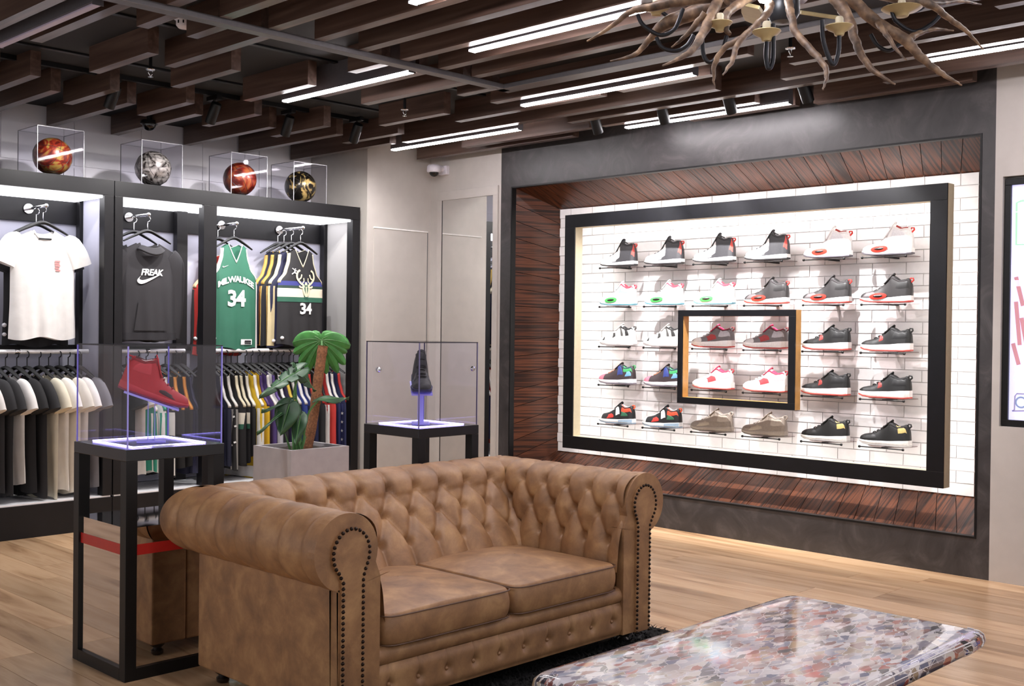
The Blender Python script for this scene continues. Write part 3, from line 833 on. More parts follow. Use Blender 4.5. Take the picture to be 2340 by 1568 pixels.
SPECS = {
 'grey_high': dict(h=HIGH, upper='#2e2d31', sole='#d8d5d4', out='#2b292b', toe='#ece9e8', toe_x=.50, patch=[(.40, .62, .04, .46, 0, '#e6e2e0'), (.10, .30, .30, .42, .04, '#77757a'), (.0, .07, .05, .34, .0, '#c4473f')], collar='#2a292c', tab='#c8362f', lace='#2a292c', inside='#191718', mid=[.12, .115, .10, .085, .09, .10]),
 'white_high': dict(h=HIGH, upper='#e9e6e6', sole='#eceae9', out='#56525a', eye='#d8382c', collar='#dcd7d6', tab='#cf3328', inside='#8c2a24', lace='#f0eeee', patch=[(.12, .40, .12, .30, .03, '#d5d2d6')]),
 'aqua': dict(h=MID, upper='#e6eaec', sole='#dfe8ea', out='#5f93a4', eye='#4fae5a', collar='#c43444', tab='#d5384a', inside='#a92c3a', patch=[(.14, .42, .10, .40, .06, '#8fc4dc'), (.62, .9, .04, .3, 0, '#bfe6c4')], lace='#e9eef0'),
 'charcoal_red': dict(h=MID, upper='#262324', sole='#e9e5e4', out='#a83a33', eye='#c33a30', collar='#2f2a2c', tab='#b52f2a', inside='#151213', patch=[(.02, .28, .08, .36, .04, '#161415'), (.66, .93, .05, .32, 0, '#5d5759')], lace='#c9c3c3'),
 'white_black': dict(h=LOW, upper='#e8e5e2', sole='#eeebea', out='#a9a4a4', collar='#1d1b1c', inside='#121112', tab='#3a3837', patch=[(.10, .20, .06, .46, .16, '#2b2a2a'), (.26, .33, .06, .42, .16, '#4b4a48'), (.50, .58, .10, .36, .05, '#3a3938'), (.80, .86, .08, .3, .0, '#2d2c2c')], lace='#efecec'),
 'pink_grey': dict(h=LOW, upper='#6f6a6c', sole='#f0eceb', out='#b84944', collar='#5a2027', inside='#d33a67', tongue='#cf3a63', tab='#6a2a2c', patch=[(.03, .30, .05, .30, .04, '#b6b4bb'), (.34, .55, .02, .20, .12, '#a43a3c'), (.70, .95, .03, .34, 0, '#d9d6d6')], lace='#cfcbcc', mid=[.17, .165, .14, .125, .13, .14]),
 'pink_white': dict(h=LOW, upper='#dedada', sole='#f0eceb', out='#c0524c', collar='#b52f4a', inside='#c92f52', tongue='#d14a66', tab='#a32f3a', patch=[(.03, .30, .05, .30, .04, '#a9a6ac'), (.34, .55, .02, .20, .12, '#b0444a')], lace='#f1eeee', mid=[.17, .165, .14, .125, .13, .14]),
 'black_red': dict(h=LOW, upper='#0b0b0c', sole='#e9e3e1', out='#c04a42', collar='#232224', inside='#0e0d0e', tab='#151415', patch=[(.04, .34, .06, .32, .03, '#141416'), (.52, .60, .1, .4, .05, '#8c2f2b')], lace='#0d0d0e', mid=[.17, .165, .14, .125, .13, .14]),
 'multi': dict(h=LOW, upper='#33282b', sole='#eceaee', out='#7a7480', collar='#27354a', inside='#141a22', tab='#3f8f57', toe='#b3697a', toe_x=.80, patch=[(.02, .26, .14, .44, .10, '#3f9a5c'), (.26, .42, .06, .36, .08, '#33407f'), (.04, .20, .03, .14, .0, '#6b9fd0')], lace='#c07a5a', sole_heel='#c9d7e6'),
 'orange_black': dict(h=LOW, upper='#121114', sole='#e3e3e4', out='#7f92a5', collar='#1c1b1d', inside='#e2dfdf', tab='#e2552f', toe='#b9b7b8', toe_x=.86, patch=[(.02, .30, .12, .42, .10, '#d84a30'), (.34, .46, .06, .40, .10, '#e9e6e4'), (.52, .70, .04, .2, .02, '#b5342c'), (.10, .30, .03, .12, .05, '#2f5f46')], lace='#e8e5e5', sole_heel='#8ea3b8'),
 'beige': dict(h=LOW, upper='#8a7e74', sole='#968a7f', out='#746a63', collar='#8f857d', inside='#7b726b', tab='#a2978d', patch=[(.03, .30, .06, .38, .08, '#a59a8f'), (.5, .8, .04, .2, .02, '#a99c8b')], lace='#9a9088'),
 'black_gold': dict(h=LOW, upper='#0b0b0b', sole='#dad7d4', out='#b9b5b3', collar='#222122', inside='#0e0d0e', tab='#19181a', patch=[(.03, .19, .10, .44, .12, '#c2a96a'), (.62, .92, .05, .3, 0, '#101010')], lace='#2a292a'),
}
GRID = [['grey_high']*4+['white_high']*2, ['aqua']*3+['charcoal_red']*3, ['white_black']*2+['pink_grey']*2+['black_red']*2, ['multi']*2+['pink_white']*2+['black_red']*2, ['orange_black']*2+['beige']*2+['black_gold']*2]
DESC = {'grey_high': 'white and grey high-top sneaker with red heel', 'white_high': 'white high-top sneaker with red side window', 'aqua': 'white and light blue sneaker with green side window',
 'charcoal_red': 'charcoal sneaker with red side window and red sole', 'white_black': 'white low sneaker with black stripes', 'pink_grey': 'grey low sneaker with pink collar and red sole',
 'pink_white': 'white low sneaker with pink collar', 'black_red': 'black low sneaker with red and white sole', 'multi': 'multicoloured sneaker with green heel and pink toe',
 'orange_black': 'black and white sneaker with orange heel', 'beige': 'plain beige sneaker', 'black_gold': 'black sneaker with gold heel panel and white sole'}
ROWN = ['top row', 'second row', 'middle row', 'fourth row', 'bottom row']
COLN = ['first from left', 'second from left', 'third from left', 'third from right', 'second from right', 'far right']
COLY = [5.602, 5.155, 4.700, 4.256, 3.785, 3.355]
ROWZ = [1.966, 1.656, 1.338, 1.032, .719]
M_shelfclear = glass_mat('frosted_shelf_acrylic', '#dcd6d6', .05, .2)
M_clear = glass_mat('clear_acrylic', '#fdfdff', .02, .40)
protos = {}; shelf0 = None
LEN = .345
for r in range(5):
    for c in range(6):
        k = GRID[r][c]; where = ROWN[r]+', '+COLN[c]
        loc = (6.955, COLY[c]-LEN/2, ROWZ[r]+.006)
        if k not in protos:
            t = thing('sneaker', '', 'shoe'); sneaker_parts(t, SPECS[k]); protos[k] = t
        else: t = copy_tree(protos[k])
        t.location = loc; t.rotation_euler = (0, 0, PI/2+.03*math.sin(r*3+c)); t.scale = (LEN, LEN*.95, LEN*(.94 if SPECS[k].get('h') is LOW else .92))
        tag(t, DESC[k]+', '+where, 'shoe', 'sneakers on the display wall')
        if shelf0 is None:
            s = thing('shoe_shelf', '', 'shelf'); shelf0 = s
            wx = BX-.0115-6.955
            MB().prism([(wx, -.155)] + [(wx-.23*math.sin(PI*k/20), -.155*math.cos(PI*k/20)) for k in range(1, 20)] + [(wx, .155)], 0, .0045, 'xy').build('plate', M_shelfclear, s)
            MB().box(-.02, wx, -.012, .012, -.010, -.0005).build('bracket', M_black, s)
            MB().tube([(-.052, -.15, -.006), (-.052, .15, -.006)], .004, 8).build('front_rod', M_black, s, smooth=True)
            for y in (-.15, .15): MB().lathe([(.0, -.008), (.008, -.006), (.009, 0), (.007, .006), (0, .008)], 10, (-.052, y, -.006), 'y').build('rod_knob', M_black, s, smooth=True)
        else: s = copy_tree(shelf0)
        s.location = (6.955, COLY[c], ROWZ[r]-.001)
        tag(s, 'small dark shelf bracket under the sneaker, '+where, 'shelf', 'shelf brackets on the display wall')
# ================================================================== CLOTHING FIXTURE
M_fixt = mat('#0e0d10', .42, spec=.35, var=.2, scale=14, name='black_fixture_laminate')
M_lav = mat('#b4b4c4', .5, var=.03, scale=5, name='lavender_grey_back_panel')
M_greyp = mat('#a8a6a5', .5, var=.03, scale=5, name='light_grey_side_panel')
M_plinth = mat('#e6e6ea', .4, var=.02, name='white_plinth_top')
M_fixlight = lamp_mat('fixture_ceiling_light', '#fbfaff', 4.6)
M_rod = mat('#e6e6e8', .3, metal=.35, name='satin_rail')
FY, BYK = 7.65, 8.15
def fixture(label, x0, x1, mids, right_panel, faceouts, rails):
    cx = (x0+x1)/2
    t = thing('clothing_fixture', label, 'shelving', (cx, FY, 0))
    def B(name, a, b, c, d, e, f, m, bev=.002): return MB().box(a-cx, b-cx, c-FY, d-FY, e, f).build(name, m, t, bevel=bev)
    B('top_beam', x0, x1, FY, FY+.08, 2.385, 2.495, M_fixt)
    B('top_board', x0, x1, FY+.08, 8.2, 2.42, 2.495, M_fixt)
    B('ceiling_light', x0+.07, x1-.07, FY+.03, BYK-.02, 2.368, 2.384, M_fixlight, 0)
    B('ceiling_box', x0+.07, x1-.07, FY+.08, BYK-.02, 2.385, 2.42, M_fixt, 0)
    B('back_panel', x0+.02, x1-.02, BYK, 8.2, .24, 2.42, M_lav)
    B('back_band', x0+.02, x1-.02, BYK-.02, BYK, 2.2, 2.367, M_fixt)
    B('cross_bar', x0+.02, x1-.02, BYK-.02, BYK, 1.265, 1.31, M_fixt)
    B('plinth', x0, x1, FY, 8.2, 0, .225, M_fixt)
    B('plinth_top', x0+.01, x1-.01, FY+.004, 8.148, .225, .237, M_plinth)
    for a, b in mids:
        B('post', a, b, FY, FY+.08, .237, 2.385, M_fixt); B('post', a+.01, b-.01, BYK-.08, BYK-.02, .237, 2.40, M_fixt)
    B('side_panel', x1-.035, x1-.018, FY+.08, BYK-.08, .237, 2.40, M_greyp if right_panel else M_lav)
    for x, y in faceouts:
        a = MB().tube([(x-cx, BYK-.03-FY, 2.29), (x-cx, y-FY, 2.29)], .011, 10).lathe([(0, -.015), (.012, -.01), (.016, 0), (.012, .01), (0, .015)], 12, (x-cx, y-FY, 2.29), 'y').build('faceout_arm', M_chrome, t, smooth=True)
        MB().lathe([(0, .002), (.036, .002), (.038, .008), (.03, .014), (.012, .016), (0, .016)], 18, (x-cx, BYK-.02-.016-FY, 2.29), 'y').build('flange', M_chrome, a, smooth=True)
    for a, b in rails:
        r = MB().tube([(a-cx, 7.9-FY, 1.265), (b-cx, 7.9-FY, 1.265)], .017, 12).build('rail', M_rod, t, smooth=True)
        m = (a+b)/2-cx
        MB().tube([(m, 7.9-FY, 1.265), (m, BYK-FY, 1.265)], .010, 8).build('rail_support', M_rod, r, smooth=True)
        MB().lathe([(0, -.02), (.018, -.018), (.019, 0), (.018, .018), (0, .02)], 10, (m, 7.9-FY, 1.265), 'x').build('rail_joint', M_chrome, r, smooth=True)
    return t
fixture('black clothing fixture at the far left with the white t-shirt', 1.55, 3.75, [(1.552, 1.62), (2.55, 2.64), (3.678, 3.748)], False, [(3.334, 7.82)], [(2.66, 3.68)])
fixture('black clothing fixture with the hoodie and basketball jerseys', 3.754, 5.967, [(3.756, 3.818), (4.469, 4.582), (5.888, 5.965)], True, [(4.10, 7.81), (4.905, 7.89), (5.466, 7.775)], [(3.83, 4.455), (4.59, 5.885)])

# ---- hangers
M_hanger = mat('#0a0a0c', .6, name='black_hanger_plastic')
hang0 = {}; M_hook = mat('#2a2a2e', .35, metal=.5, name='dark_hook')
def hanger(loc, rz, label, half=.20):
    dark = abs(rz) > .5; key = (half, dark)
    if key not in hang0:
        t = thing('clothes_hanger', '', 'hanger')
        MB().tube(spline([(-half, 0, -.20), (-half*.55, 0, -.155), (0, 0, -.115), (half*.55, 0, -.155), (half, 0, -.20)], 5), [.010+.013*abs(1-abs(k-10)/10) for k in range(21)], 8, flat=.6).build('shoulder_bar', M_hanger, t, smooth=True)
        MB().tube([(0, 0, -.12), (0, 0, -.045)] + [(.022*math.sin(a)+0, 0, -.024+.022*-math.cos(a)) for a in [math.radians(q) for q in range(0, 250, 25)]][1:], (.0042 if dark else .003), 6).build('hook', M_hook if dark else M_chrome, t, smooth=True)
        hang0[key] = t; o = t
    else: o = copy_tree(hang0[key])
    o.location = loc; o.rotation_euler = (0, 0, rz)
    return tag(o, label, 'hanger', 'black hangers on the clothing fixtures')

# ---- garments; local x = across, -y = front, z = 0 at the neck point, hem at -h
M_TEXT = {}
def cloth(c, rough=.85): return mat(c, rough, var=.05, scale=14, bump=.15, name='fabric_'+c.strip('#'))
class Garment:
    def __init__(s, kind, h=.78, w=.225, thick=.05, vneck=.14, seed=0, flare=0.0):
        s.k, s.h, s.w, s.t, s.vn, s.sd = kind, h, w, thick, vneck, seed
        if kind == 'tank': s.zs = [-h, -.5, -.34, -.27, -.20, -.10, -.03, .02]; s.ws = [w*1.02+flare, w*1.0, w*1.0, w*.97, w*.72, w*.58, w*.55, w*.54]
        else: s.zs = [-h, -.5, -.25, -.16, -.08, .02]; s.ws = [w*1.04+flare, w, w, w*.97, w*.93, w*.88]
    def W(s, z): return interp(s.zs, s.ws, z)
    def top(s, u, front):
        a = abs(u); nk = .52 if s.k == 'tank' else .34
        if a > nk: return lerp(0, -.035 if s.k == 'tank' else -.07, (a-nk)/(1-nk))
        d = s.vn if front else .025
        if s.k == 'tank': return -d*(1-a/nk)**.9
        return -d*math.sqrt(max(0, 1-(a/nk)**2))
    def y(s, x, z, front=True):
        u = max(-1, min(1, x/s.W(z))); f = (0-z)/s.h
        fold = .010*math.sin(u*8+s.sd*1.7)*max(0, f-.25) + .006*math.sin(u*17+s.sd+z*5)*max(0, f-.3)
        yy = s.t*math.sqrt(max(0, 1-u*u))*(.55+.45*min(1, f*2.2))
        return -(yy)+fold if front else yy+fold
    def pt(s, u, v, front):
        zt = s.top(u, front); z = lerp(-s.h + .012*math.sin(u*5+s.sd), zt, v); x = u*s.W(z)
        return Vector((x, s.y(x, z, front), z))
    def body(s, parent, m):
        mb = MB()
        mb.grid(lambda u, v: s.pt(2*u-1, v, True), 28, 26); mb.grid(lambda u, v: s.pt(2*u-1, v, False), 28, 26)
        return mb.build('body', m, parent, smooth=180, fix=False)
    def neck_trim(s, parent, m, wd=.016):
        mb = MB()
        for front in (True, False):
            L, R = [], []
            nk = .56 if s.k == 'tank' else .37
            for k in range(25):
                u = lerp(-nk, nk, k/24); zt = s.top(max(-nk+.04, min(nk-.04, u)), front); x = u*s.W(zt)
                e = -.003 if front else .003
                L.append((x, s.y(x, zt, front)+e, zt+.002)); R.append((x*.99, s.y(x, zt-wd, front)+e, zt-wd))
            mb.ribbon(L, R)
        return mb.build('neck_trim', m, parent, smooth=180, solid=.003)
    def arm_trim(s, parent, m, wd=.016):
        for sg in (-1, 1):
            mb = MB()
            for front in (True, False):
                L, R = [], []
                for k in range(15):
                    z = lerp(-.285, -.036, k/14); w_ = s.W(z); e = -.003 if front else .003
                    L.append((sg*(w_+.002), e, z)); R.append((sg*(w_-wd), s.y(sg*(w_-wd), z, front)+e, z))
                mb.ribbon(L, R)
            mb.build('armhole_trim', m, parent, smooth=180, solid=.003)
    def side_panel(s, parent, m, wd=.05, z0=None, z1=-.30):
        for sg in (-1, 1):
            mb = MB()
            for front in (True, False):
                L, R = [], []
                for k in range(17):
                    z = lerp(-s.h+.004, z1, k/16); w_ = s.W(z); e = -.004 if front else .004
                    L.append((sg*(w_+.003), e*.5, z)); R.append((sg*(w_-wd), s.y(sg*(w_-wd), z, front)+e, z))
                mb.ribbon(L, R)
            mb.build('side_panel', m, parent, smooth=180)
    def band(s, parent, z0, z1, m, name='stripe', grow=.004, both=True):
        mb = MB()
        for front in ((True, False) if both else (True,)):
            e = -grow if front else grow
            mb.grid(lambda u, v: (lambda z: ((2*u-1)*(s.W(z)+.001), s.y((2*u-1)*s.W(z), z, front)+e, z))(lerp(z0, z1, v)), 24, 2)
        return mb.build(name, m, parent, smooth=180)
    def decal(s, parent, me_or_poly, cx, cz, m, name, off=.006, arc=0.0):
        if isinstance(me_or_poly, bpy.types.Mesh): vs = [(v.co.x, v.co.y) for v in me_or_poly.vertices]; fs = [tuple(p.vertices) for p in me_or_poly.polygons]; bpy.data.meshes.remove(me_or_poly)
        else: vs, fs = me_or_poly
        mb = MB(); mb.f = list(fs)
        for x, z in vs:
            X, Z = x+cx, z+cz-arc*x*x
            mb.v.append((X, s.y(X, Z)-off, Z))
        return mb.build(name, m, parent)
    def sleeves(s, parent, m, long=False, rad=.085):
        for sg in (-1, 1):
            w = s.w*.88
            if long: path = [(w-.03, 0, -.085), (w+.015, .0, -.16), (w+.035, 0, -.35), (w+.03, -.01, -.55), (w+.02, -.015, -.72)]; r = [rad*.8, rad*.95, rad*.75, rad*.62, rad*.45]
            else: path = [(w-.05, 0, -.06), (w+.0, 0, -.10), (w+.045, 0, -.17), (w+.075, 0, -.245)]; r = [rad*.6, rad*.95, rad, rad*1.0]
            pts = spline([(sg*p[0], p[1], p[2]) for p in path], 4); rr_ = [interp(list(range(len(path))), r, k/4) for k in range(len(pts))]
            mb = MB(); mb.tube(pts, rr_, 14, flat=1.0); mb.v = [(x, y*.5, z) for x, y, z in mb.v]
            mb.build('sleeve', m, parent, smooth=60)
def strokes(list_):
    """flat strokes: each (points, widths) -> verts, faces"""
    vs, fs = [], []
    for pts, w in list_:
        n = len(vs)
        for i, p in enumerate(pts):
            a, b = pts[max(0, i-1)], pts[min(len(pts)-1, i+1)]; dx, dy = b[0]-a[0], b[1]-a[1]; l = math.hypot(dx, dy) or 1
            ww = w if not hasattr(w, '__len__') else w[i]
            vs += [(p[0]-dy/l*ww, p[1]+dx/l*ww), (p[0]+dy/l*ww, p[1]-dx/l*ww)]
        for i in range(len(pts)-1): fs.append((n+2*i, n+2*i+1, n+2*i+3, n+2*i+2))
    return vs, fs
def swoosh(s):
    top = [(-.5, -.02), (-.42, .03), (-.34, .04), (-.32, .0), (-.22, -.03), (0, .05), (.5, .24)]
    up = spline([(-.36, .14), (-.44, .02), (-.38, -.035), (-.25, -.03), (0, .055), (.5, .24)], 5)
    lo = spline([(-.36, .14), (-.52, -.04), (-.46, -.16), (-.30, -.17), (0, -.03), (.5, .24)], 5)
    vs = [(x*s, z*s) for x, z in up] + [(x*s, z*s) for x, z in lo]; n = len(up)
    return vs, [(i, n+i, n+i+1, i+1) for i in range(n-1)]
W_ = cloth('#ece9e8'); K_ = cloth('#1c1b1e')
def gthing(name, label, cat, loc, rz, group): return thing(name, label, cat, loc, (0, 0, rz), group)
GF = 'clothes hung facing the shop'
# --- white t-shirt and the black one behind
def tee(label, loc, rz, c, h=.76, w=.225, group=GF, neck=None, seed=1, sl=True, thick=.05, hl=None, half=.19, dz=.17):
    t = gthing('t_shirt', label, 't-shirt', loc, rz, group); g = Garment('tee', h, w, thick, .055, seed)
    g.body(t, cloth(c)); g.sleeves(t, cloth(c)); g.neck_trim(t, cloth(neck or c), .018)
    if hl: hanger((loc[0], loc[1], loc[2]+dz), rz, hl, half)
    return t, g
t, g = tee('white t-shirt with a small red chest print, hung facing forward', (3.325, 7.85, 2.118), 0, '#efedec', seed=2, hl='black hanger inside the white t-shirt on the left fixture')
pr = cloth('#c98d8c')
g.decal(t, strokes([([(-.02, .03), (.02, .03)], .006), ([(-.02, .015), (.015, .015)], .006), ([(-.018, 0), (.02, 0)], .007), ([(-.02, -.018), (.012, -.018)], .006), ([(-.015, -.034), (.02, -.034)], .006)]), .085, -.245, pr, 'chest_print')
g.decal(t, strokes([([(-.045, 0), (.045, 0)], .006)]), 0, -.062, K_, 'neck_tape')
tee('black t-shirt hung behind the white t-shirt', (3.335, 7.99, 2.085), 0, '#1b1a1d', .78, .225, seed=5, hl='black hanger behind the white t-shirt', dz=.20)
# --- hoodie and the dark sweatshirt behind
def hoodie(label, loc, c, seed, hl, dz):
    t = gthing('hoodie', label, 'hoodie', loc, 0, GF); g = Garment('tee', .73, .235, .06, .07, seed)
    m = cloth(c); g.body(t, m); g.sleeves(t, m, True)
    hood = MB().grid(lambda u, v: (lambda th: (.105*math.cos(th)*(1-.25*v), -.055+.07*math.sin(th)*(1-.2*v)+.02*v, -.075+.02*math.cos(th*2)+.05*v*(.5-.5*math.sin(th))-.02*v*(.5+.5*math.sin(th))*0))(u*2*PI), 28, 8, wrap_u=True).build('hood', m, t, smooth=180, solid=.012)
    g.band(t, -.73, -.675, cloth('#232126'), 'rib_hem'); pk = MB()
    pk.grid(lambda u, v: (lambda x, z: (x, g.y(x, z)-.008, z))(lerp(-.13, .13, u)*(1-.25*v), lerp(-.66, -.44, v)), 14, 8).build('pouch_pocket', m, t, smooth=180)
    hanger((loc[0], loc[1], loc[2]+dz), 0, hl, .19)
    return t, g
t, g = hoodie('charcoal hoodie with white chest lettering and tick mark', (4.11, 7.845, 2.08), '#29272b', 3, 'black hanger inside the charcoal hoodie', .205)
Wp = mat('#f1f0f0', .6, name='white_print')
g.decal(t, text_mesh('FREAK', .066, bold=.0018, shear=.25, spacing=.88), .005, -.225, Wp, 'chest_lettering', .010)
g.decal(t, swoosh(.20), -.005, -.275, Wp, 'tick_mark', .010)
hoodie('black sweatshirt hung behind the charcoal hoodie', (4.08, 8.0, 2.07), '#1a191c', 8, 'black hanger behind the charcoal hoodie', .215)
# --- jerseys
def jersey(label, loc, rz, c, trim, side=None, h=.82, w=.225, group=GF, seed=0, hl=None, dz=.17, thick=.05, vneck=.14, half=.17, sw=.045):
    t = gthing('jersey', label, 'jersey', loc, rz, group); g = Garment('tank', h, w, thick, vneck, seed)
    g.body(t, cloth(c, .7))
    if side: g.side_panel(t, cloth(side, .7), sw)
    g.neck_trim(t, cloth(trim, .7)); g.arm_trim(t, cloth(trim, .7))
    if hl: hanger((loc[0], loc[1], loc[2]+dz), rz, hl, half)
    return t, g
t, g = jersey('green basketball jersey number 34 with white arched lettering', (4.905, 7.93, 2.125), 0, '#2f6a55', '#e9e6e4', '#e6e3e1', .845, .215, seed=4, hl='black hanger inside the green jersey', dz=.165, sw=.022)
g.decal(t, text_mesh('MILWAUKEE', .066, bold=.0024, spacing=.86), 0, -.285, Wp, 'team_lettering', .008, arc=1.9)
g.decal(t, text_mesh('34', .175, bold=.0065, spacing=.92), -.005, -.445, Wp, 'number', .008)
g.decal(t, swoosh(.05), -.095, -.185, Wp, 'tick_mark', .008)
g.decal(t, ([(-.05, -.022), (.05, -.022), (.05, .022), (-.05, .022)], [(0, 1, 2, 3)]), .09, -.79, Wp, 'hem_tag', .009)
g.decal(t, strokes([([(-.02, .005), (.04, .005)], .008), ([(-.02, -.012), (.04, -.012)], .005)]), .09, -.79, K_, 'hem_tag_print', .011)
t, g = jersey('black basketball jersey number 34 with deer emblem and striped chest', (5.466, 7.81, 2.11), 0, '#232225', '#d9cfb4', None, .80, .225, seed=6, hl='black hanger inside the black jersey with the deer emblem', dz=.17)
g.band(t, -.305, -.268, cloth('#3b3f86', .7)); g.band(t, -.328, -.305, cloth('#2b4038', .7)); g.band(t, -.40, -.328, cloth('#e3dac5', .7)); g.band(t, -.44, -.40, cloth('#2f6350', .7))
g.decal(t, text_mesh('34', .125, bold=.004, spacing=.95), .02, -.50, Wp, 'number', .010)
cream = mat('#d8cdb2', .6, name='cream_emblem')
em = []
for sg in (-1, 1):
    em += [(spline([(sg*.02, -.005), (sg*.055, .02), (sg*.085, .06), (sg*.08, .105), (sg*.055, .125)], 5), .0085), (spline([(sg*.075, .045), (sg*.05, .06), (sg*.04, .09)], 4), .006), ([(sg*.04, .01), (sg*.02, .035), (sg*.022, .06)], .005), (spline([(sg*.015, -.01), (sg*.05, -.018), (sg*.066, -.005)], 4), .007)]
em += [(spline([(-.03, -.015), (-.024, -.05), (-.012, -.085)], 4), .008), (spline([(.03, -.015), (.024, -.05), (.012, -.085)], 4), .008), ([(0, -.01), (0, -.075)], .007), ([(-.014, -.085), (.014, -.085)], .012), ([(0, .025), (0, .0)], .012)]
g.decal(t, strokes([([(0, .01), (0, -.11)], [.04, .018])]), .02, -.30, cloth('#2f6350', .7), 'emblem_ground', .009)
g.decal(t, strokes(em), .02, -.30, cream, 'deer_emblem', .012)
jm = [([(0, .0), (.006, .018)], .006), ([(.004, .016), (-.018, .034)], .0035), ([(.006, .018), (.022, .012)], .003), ([(0, 0), (-.024, -.016)], .0045), ([(0, 0), (.018, -.012), (.026, -.02)], .0045), ([(.008, .024), (.008, .032)], .005)]
g.decal(t, strokes(jm), -.085, -.195, Wp, 'leaping_mark', .009)
jersey('navy jersey with cream armhole trim just behind the deer emblem jersey', (5.44, 7.905, 2.10), 0, '#232544', '#d9cfb4', '#cdbb92', .80, .225, seed=9, hl='second black hanger on the deer emblem jersey arm', dz=.18)
jersey('black jersey with gold side stripe, third on the deer emblem jersey arm', (5.425, 7.99, 2.10), 0, '#1b1b22', '#b99a4e', '#c9a55a', .80, .225, seed=11, hl='third black hanger on the deer emblem jersey arm', dz=.18)
jersey('navy jersey with orange stripe, hindmost on the deer emblem jersey arm', (5.41, 8.06, 2.10), 0, '#1d2038', '#c9a055', '#b5722f', .80, .225, seed=12, hl='hindmost black hanger on the deer emblem jersey arm', dz=.18)
jersey('red jersey with black sides hung behind the green jersey', (4.83, 8.05, 2.05), 0, '#b32b26', '#e0c9a0', '#1b1a1c', .82, .225, seed=14, hl='black hanger of the red jersey behind the green jersey', dz=.235)
# --- lower rails: garments seen edge-on
GL, GM, GR = 'clothes on the left lower rail', 'clothes on the middle lower rail', 'jerseys on the right lower rail'
RZ_ = -PI/2+.26
LR = [(3.605, 'grey t-shirt nearest the post on the left lower rail', '#6f6d72', .80), (3.535, 'white t-shirt beside the grey one on the left lower rail', '#e4e0db', .80), (3.465, 'cream t-shirt, third from the post on the left lower rail', '#ddd6c8', .84),
      (3.395, 'white t-shirt, fourth from the post on the left lower rail', '#e6e2dd', .82), (3.325, 'long cream t-shirt beside the black ones on the left lower rail', '#d9d1bd', .86), (3.235, 'black t-shirt next to the cream ones on the left lower rail', '#232225', .84),
      (3.17, 'black t-shirt with red neck on the left lower rail', '#1c1b1e', .80), (3.095, 'white t-shirt between two black ones on the left lower rail', '#e8e5e3', .74), (3.02, 'black t-shirt at the left picture edge on the lower rail', '#262528', .82),
      (2.95, 'charcoal t-shirt beyond the left picture edge on the lower rail', '#2b2a2d', .80), (2.87, 'second white t-shirt toward the left end of the lower rail', '#e3dfdc', .78), (2.79, 'black t-shirt toward the left end of the lower rail', '#1f1e21', .8)]
rg = random.Random(21)
for i, (x, lb, c, h) in enumerate(LR):
    tee(lb, (x, 7.9+rg.uniform(-.012, .012), 1.105), RZ_+rg.uniform(-.06, .07), c, h, .215, GL, neck='#b5302a' if 'red neck' in lb else None, seed=i+20, thick=.028, hl='black hanger of the '+lb.split(' on the')[0].split(' beyond')[0], dz=.165, half=.18)
MR = [(3.90, 'black t-shirt at the post on the middle lower rail', '#1e1d20', None, .78), (3.98, 'white t-shirt on the middle lower rail', '#e2deda', None, .76), (4.06, 'teal jersey on the middle lower rail', '#2f8b76', '#e6e3e1', .74), (4.13, 'white jersey with green trim on the middle lower rail', '#e3e2e0', '#2f8b76', .76),
      (4.21, 'black jersey with white trim on the middle lower rail', '#1b1a1d', '#dedbd8', .78), (4.29, 'black jersey with orange trim on the middle lower rail', '#1a191b', '#d18a3c', .72), (4.37, 'second black jersey with orange trim on the middle lower rail', '#1a191b', '#c9822f', .72), (4.43, 'navy jersey nearest the middle post on the lower rail', '#1e2036', '#2a2c48', .78)]
for i, (x, lb, c, tr_, h) in enumerate(MR):
    lo = (x, 7.9+rg.uniform(-.012, .012), 1.105)
    if tr_ is None: tee(lb, lo, RZ_+rg.uniform(-.06, .07), c, h, .21, GM, seed=i+40, thick=.028, hl='black hanger of the '+lb.split(' on the')[0]+' in the middle bay', dz=.165, half=.18)
    else: jersey(lb, lo, RZ_+rg.uniform(-.06, .07), c, tr_, tr_ if 'orange' not in lb else None, h, .21, GM, seed=i+40, thick=.028, hl='black hanger of the '+lb.split(' on the')[0]+' in the middle bay', dz=.165, half=.17)
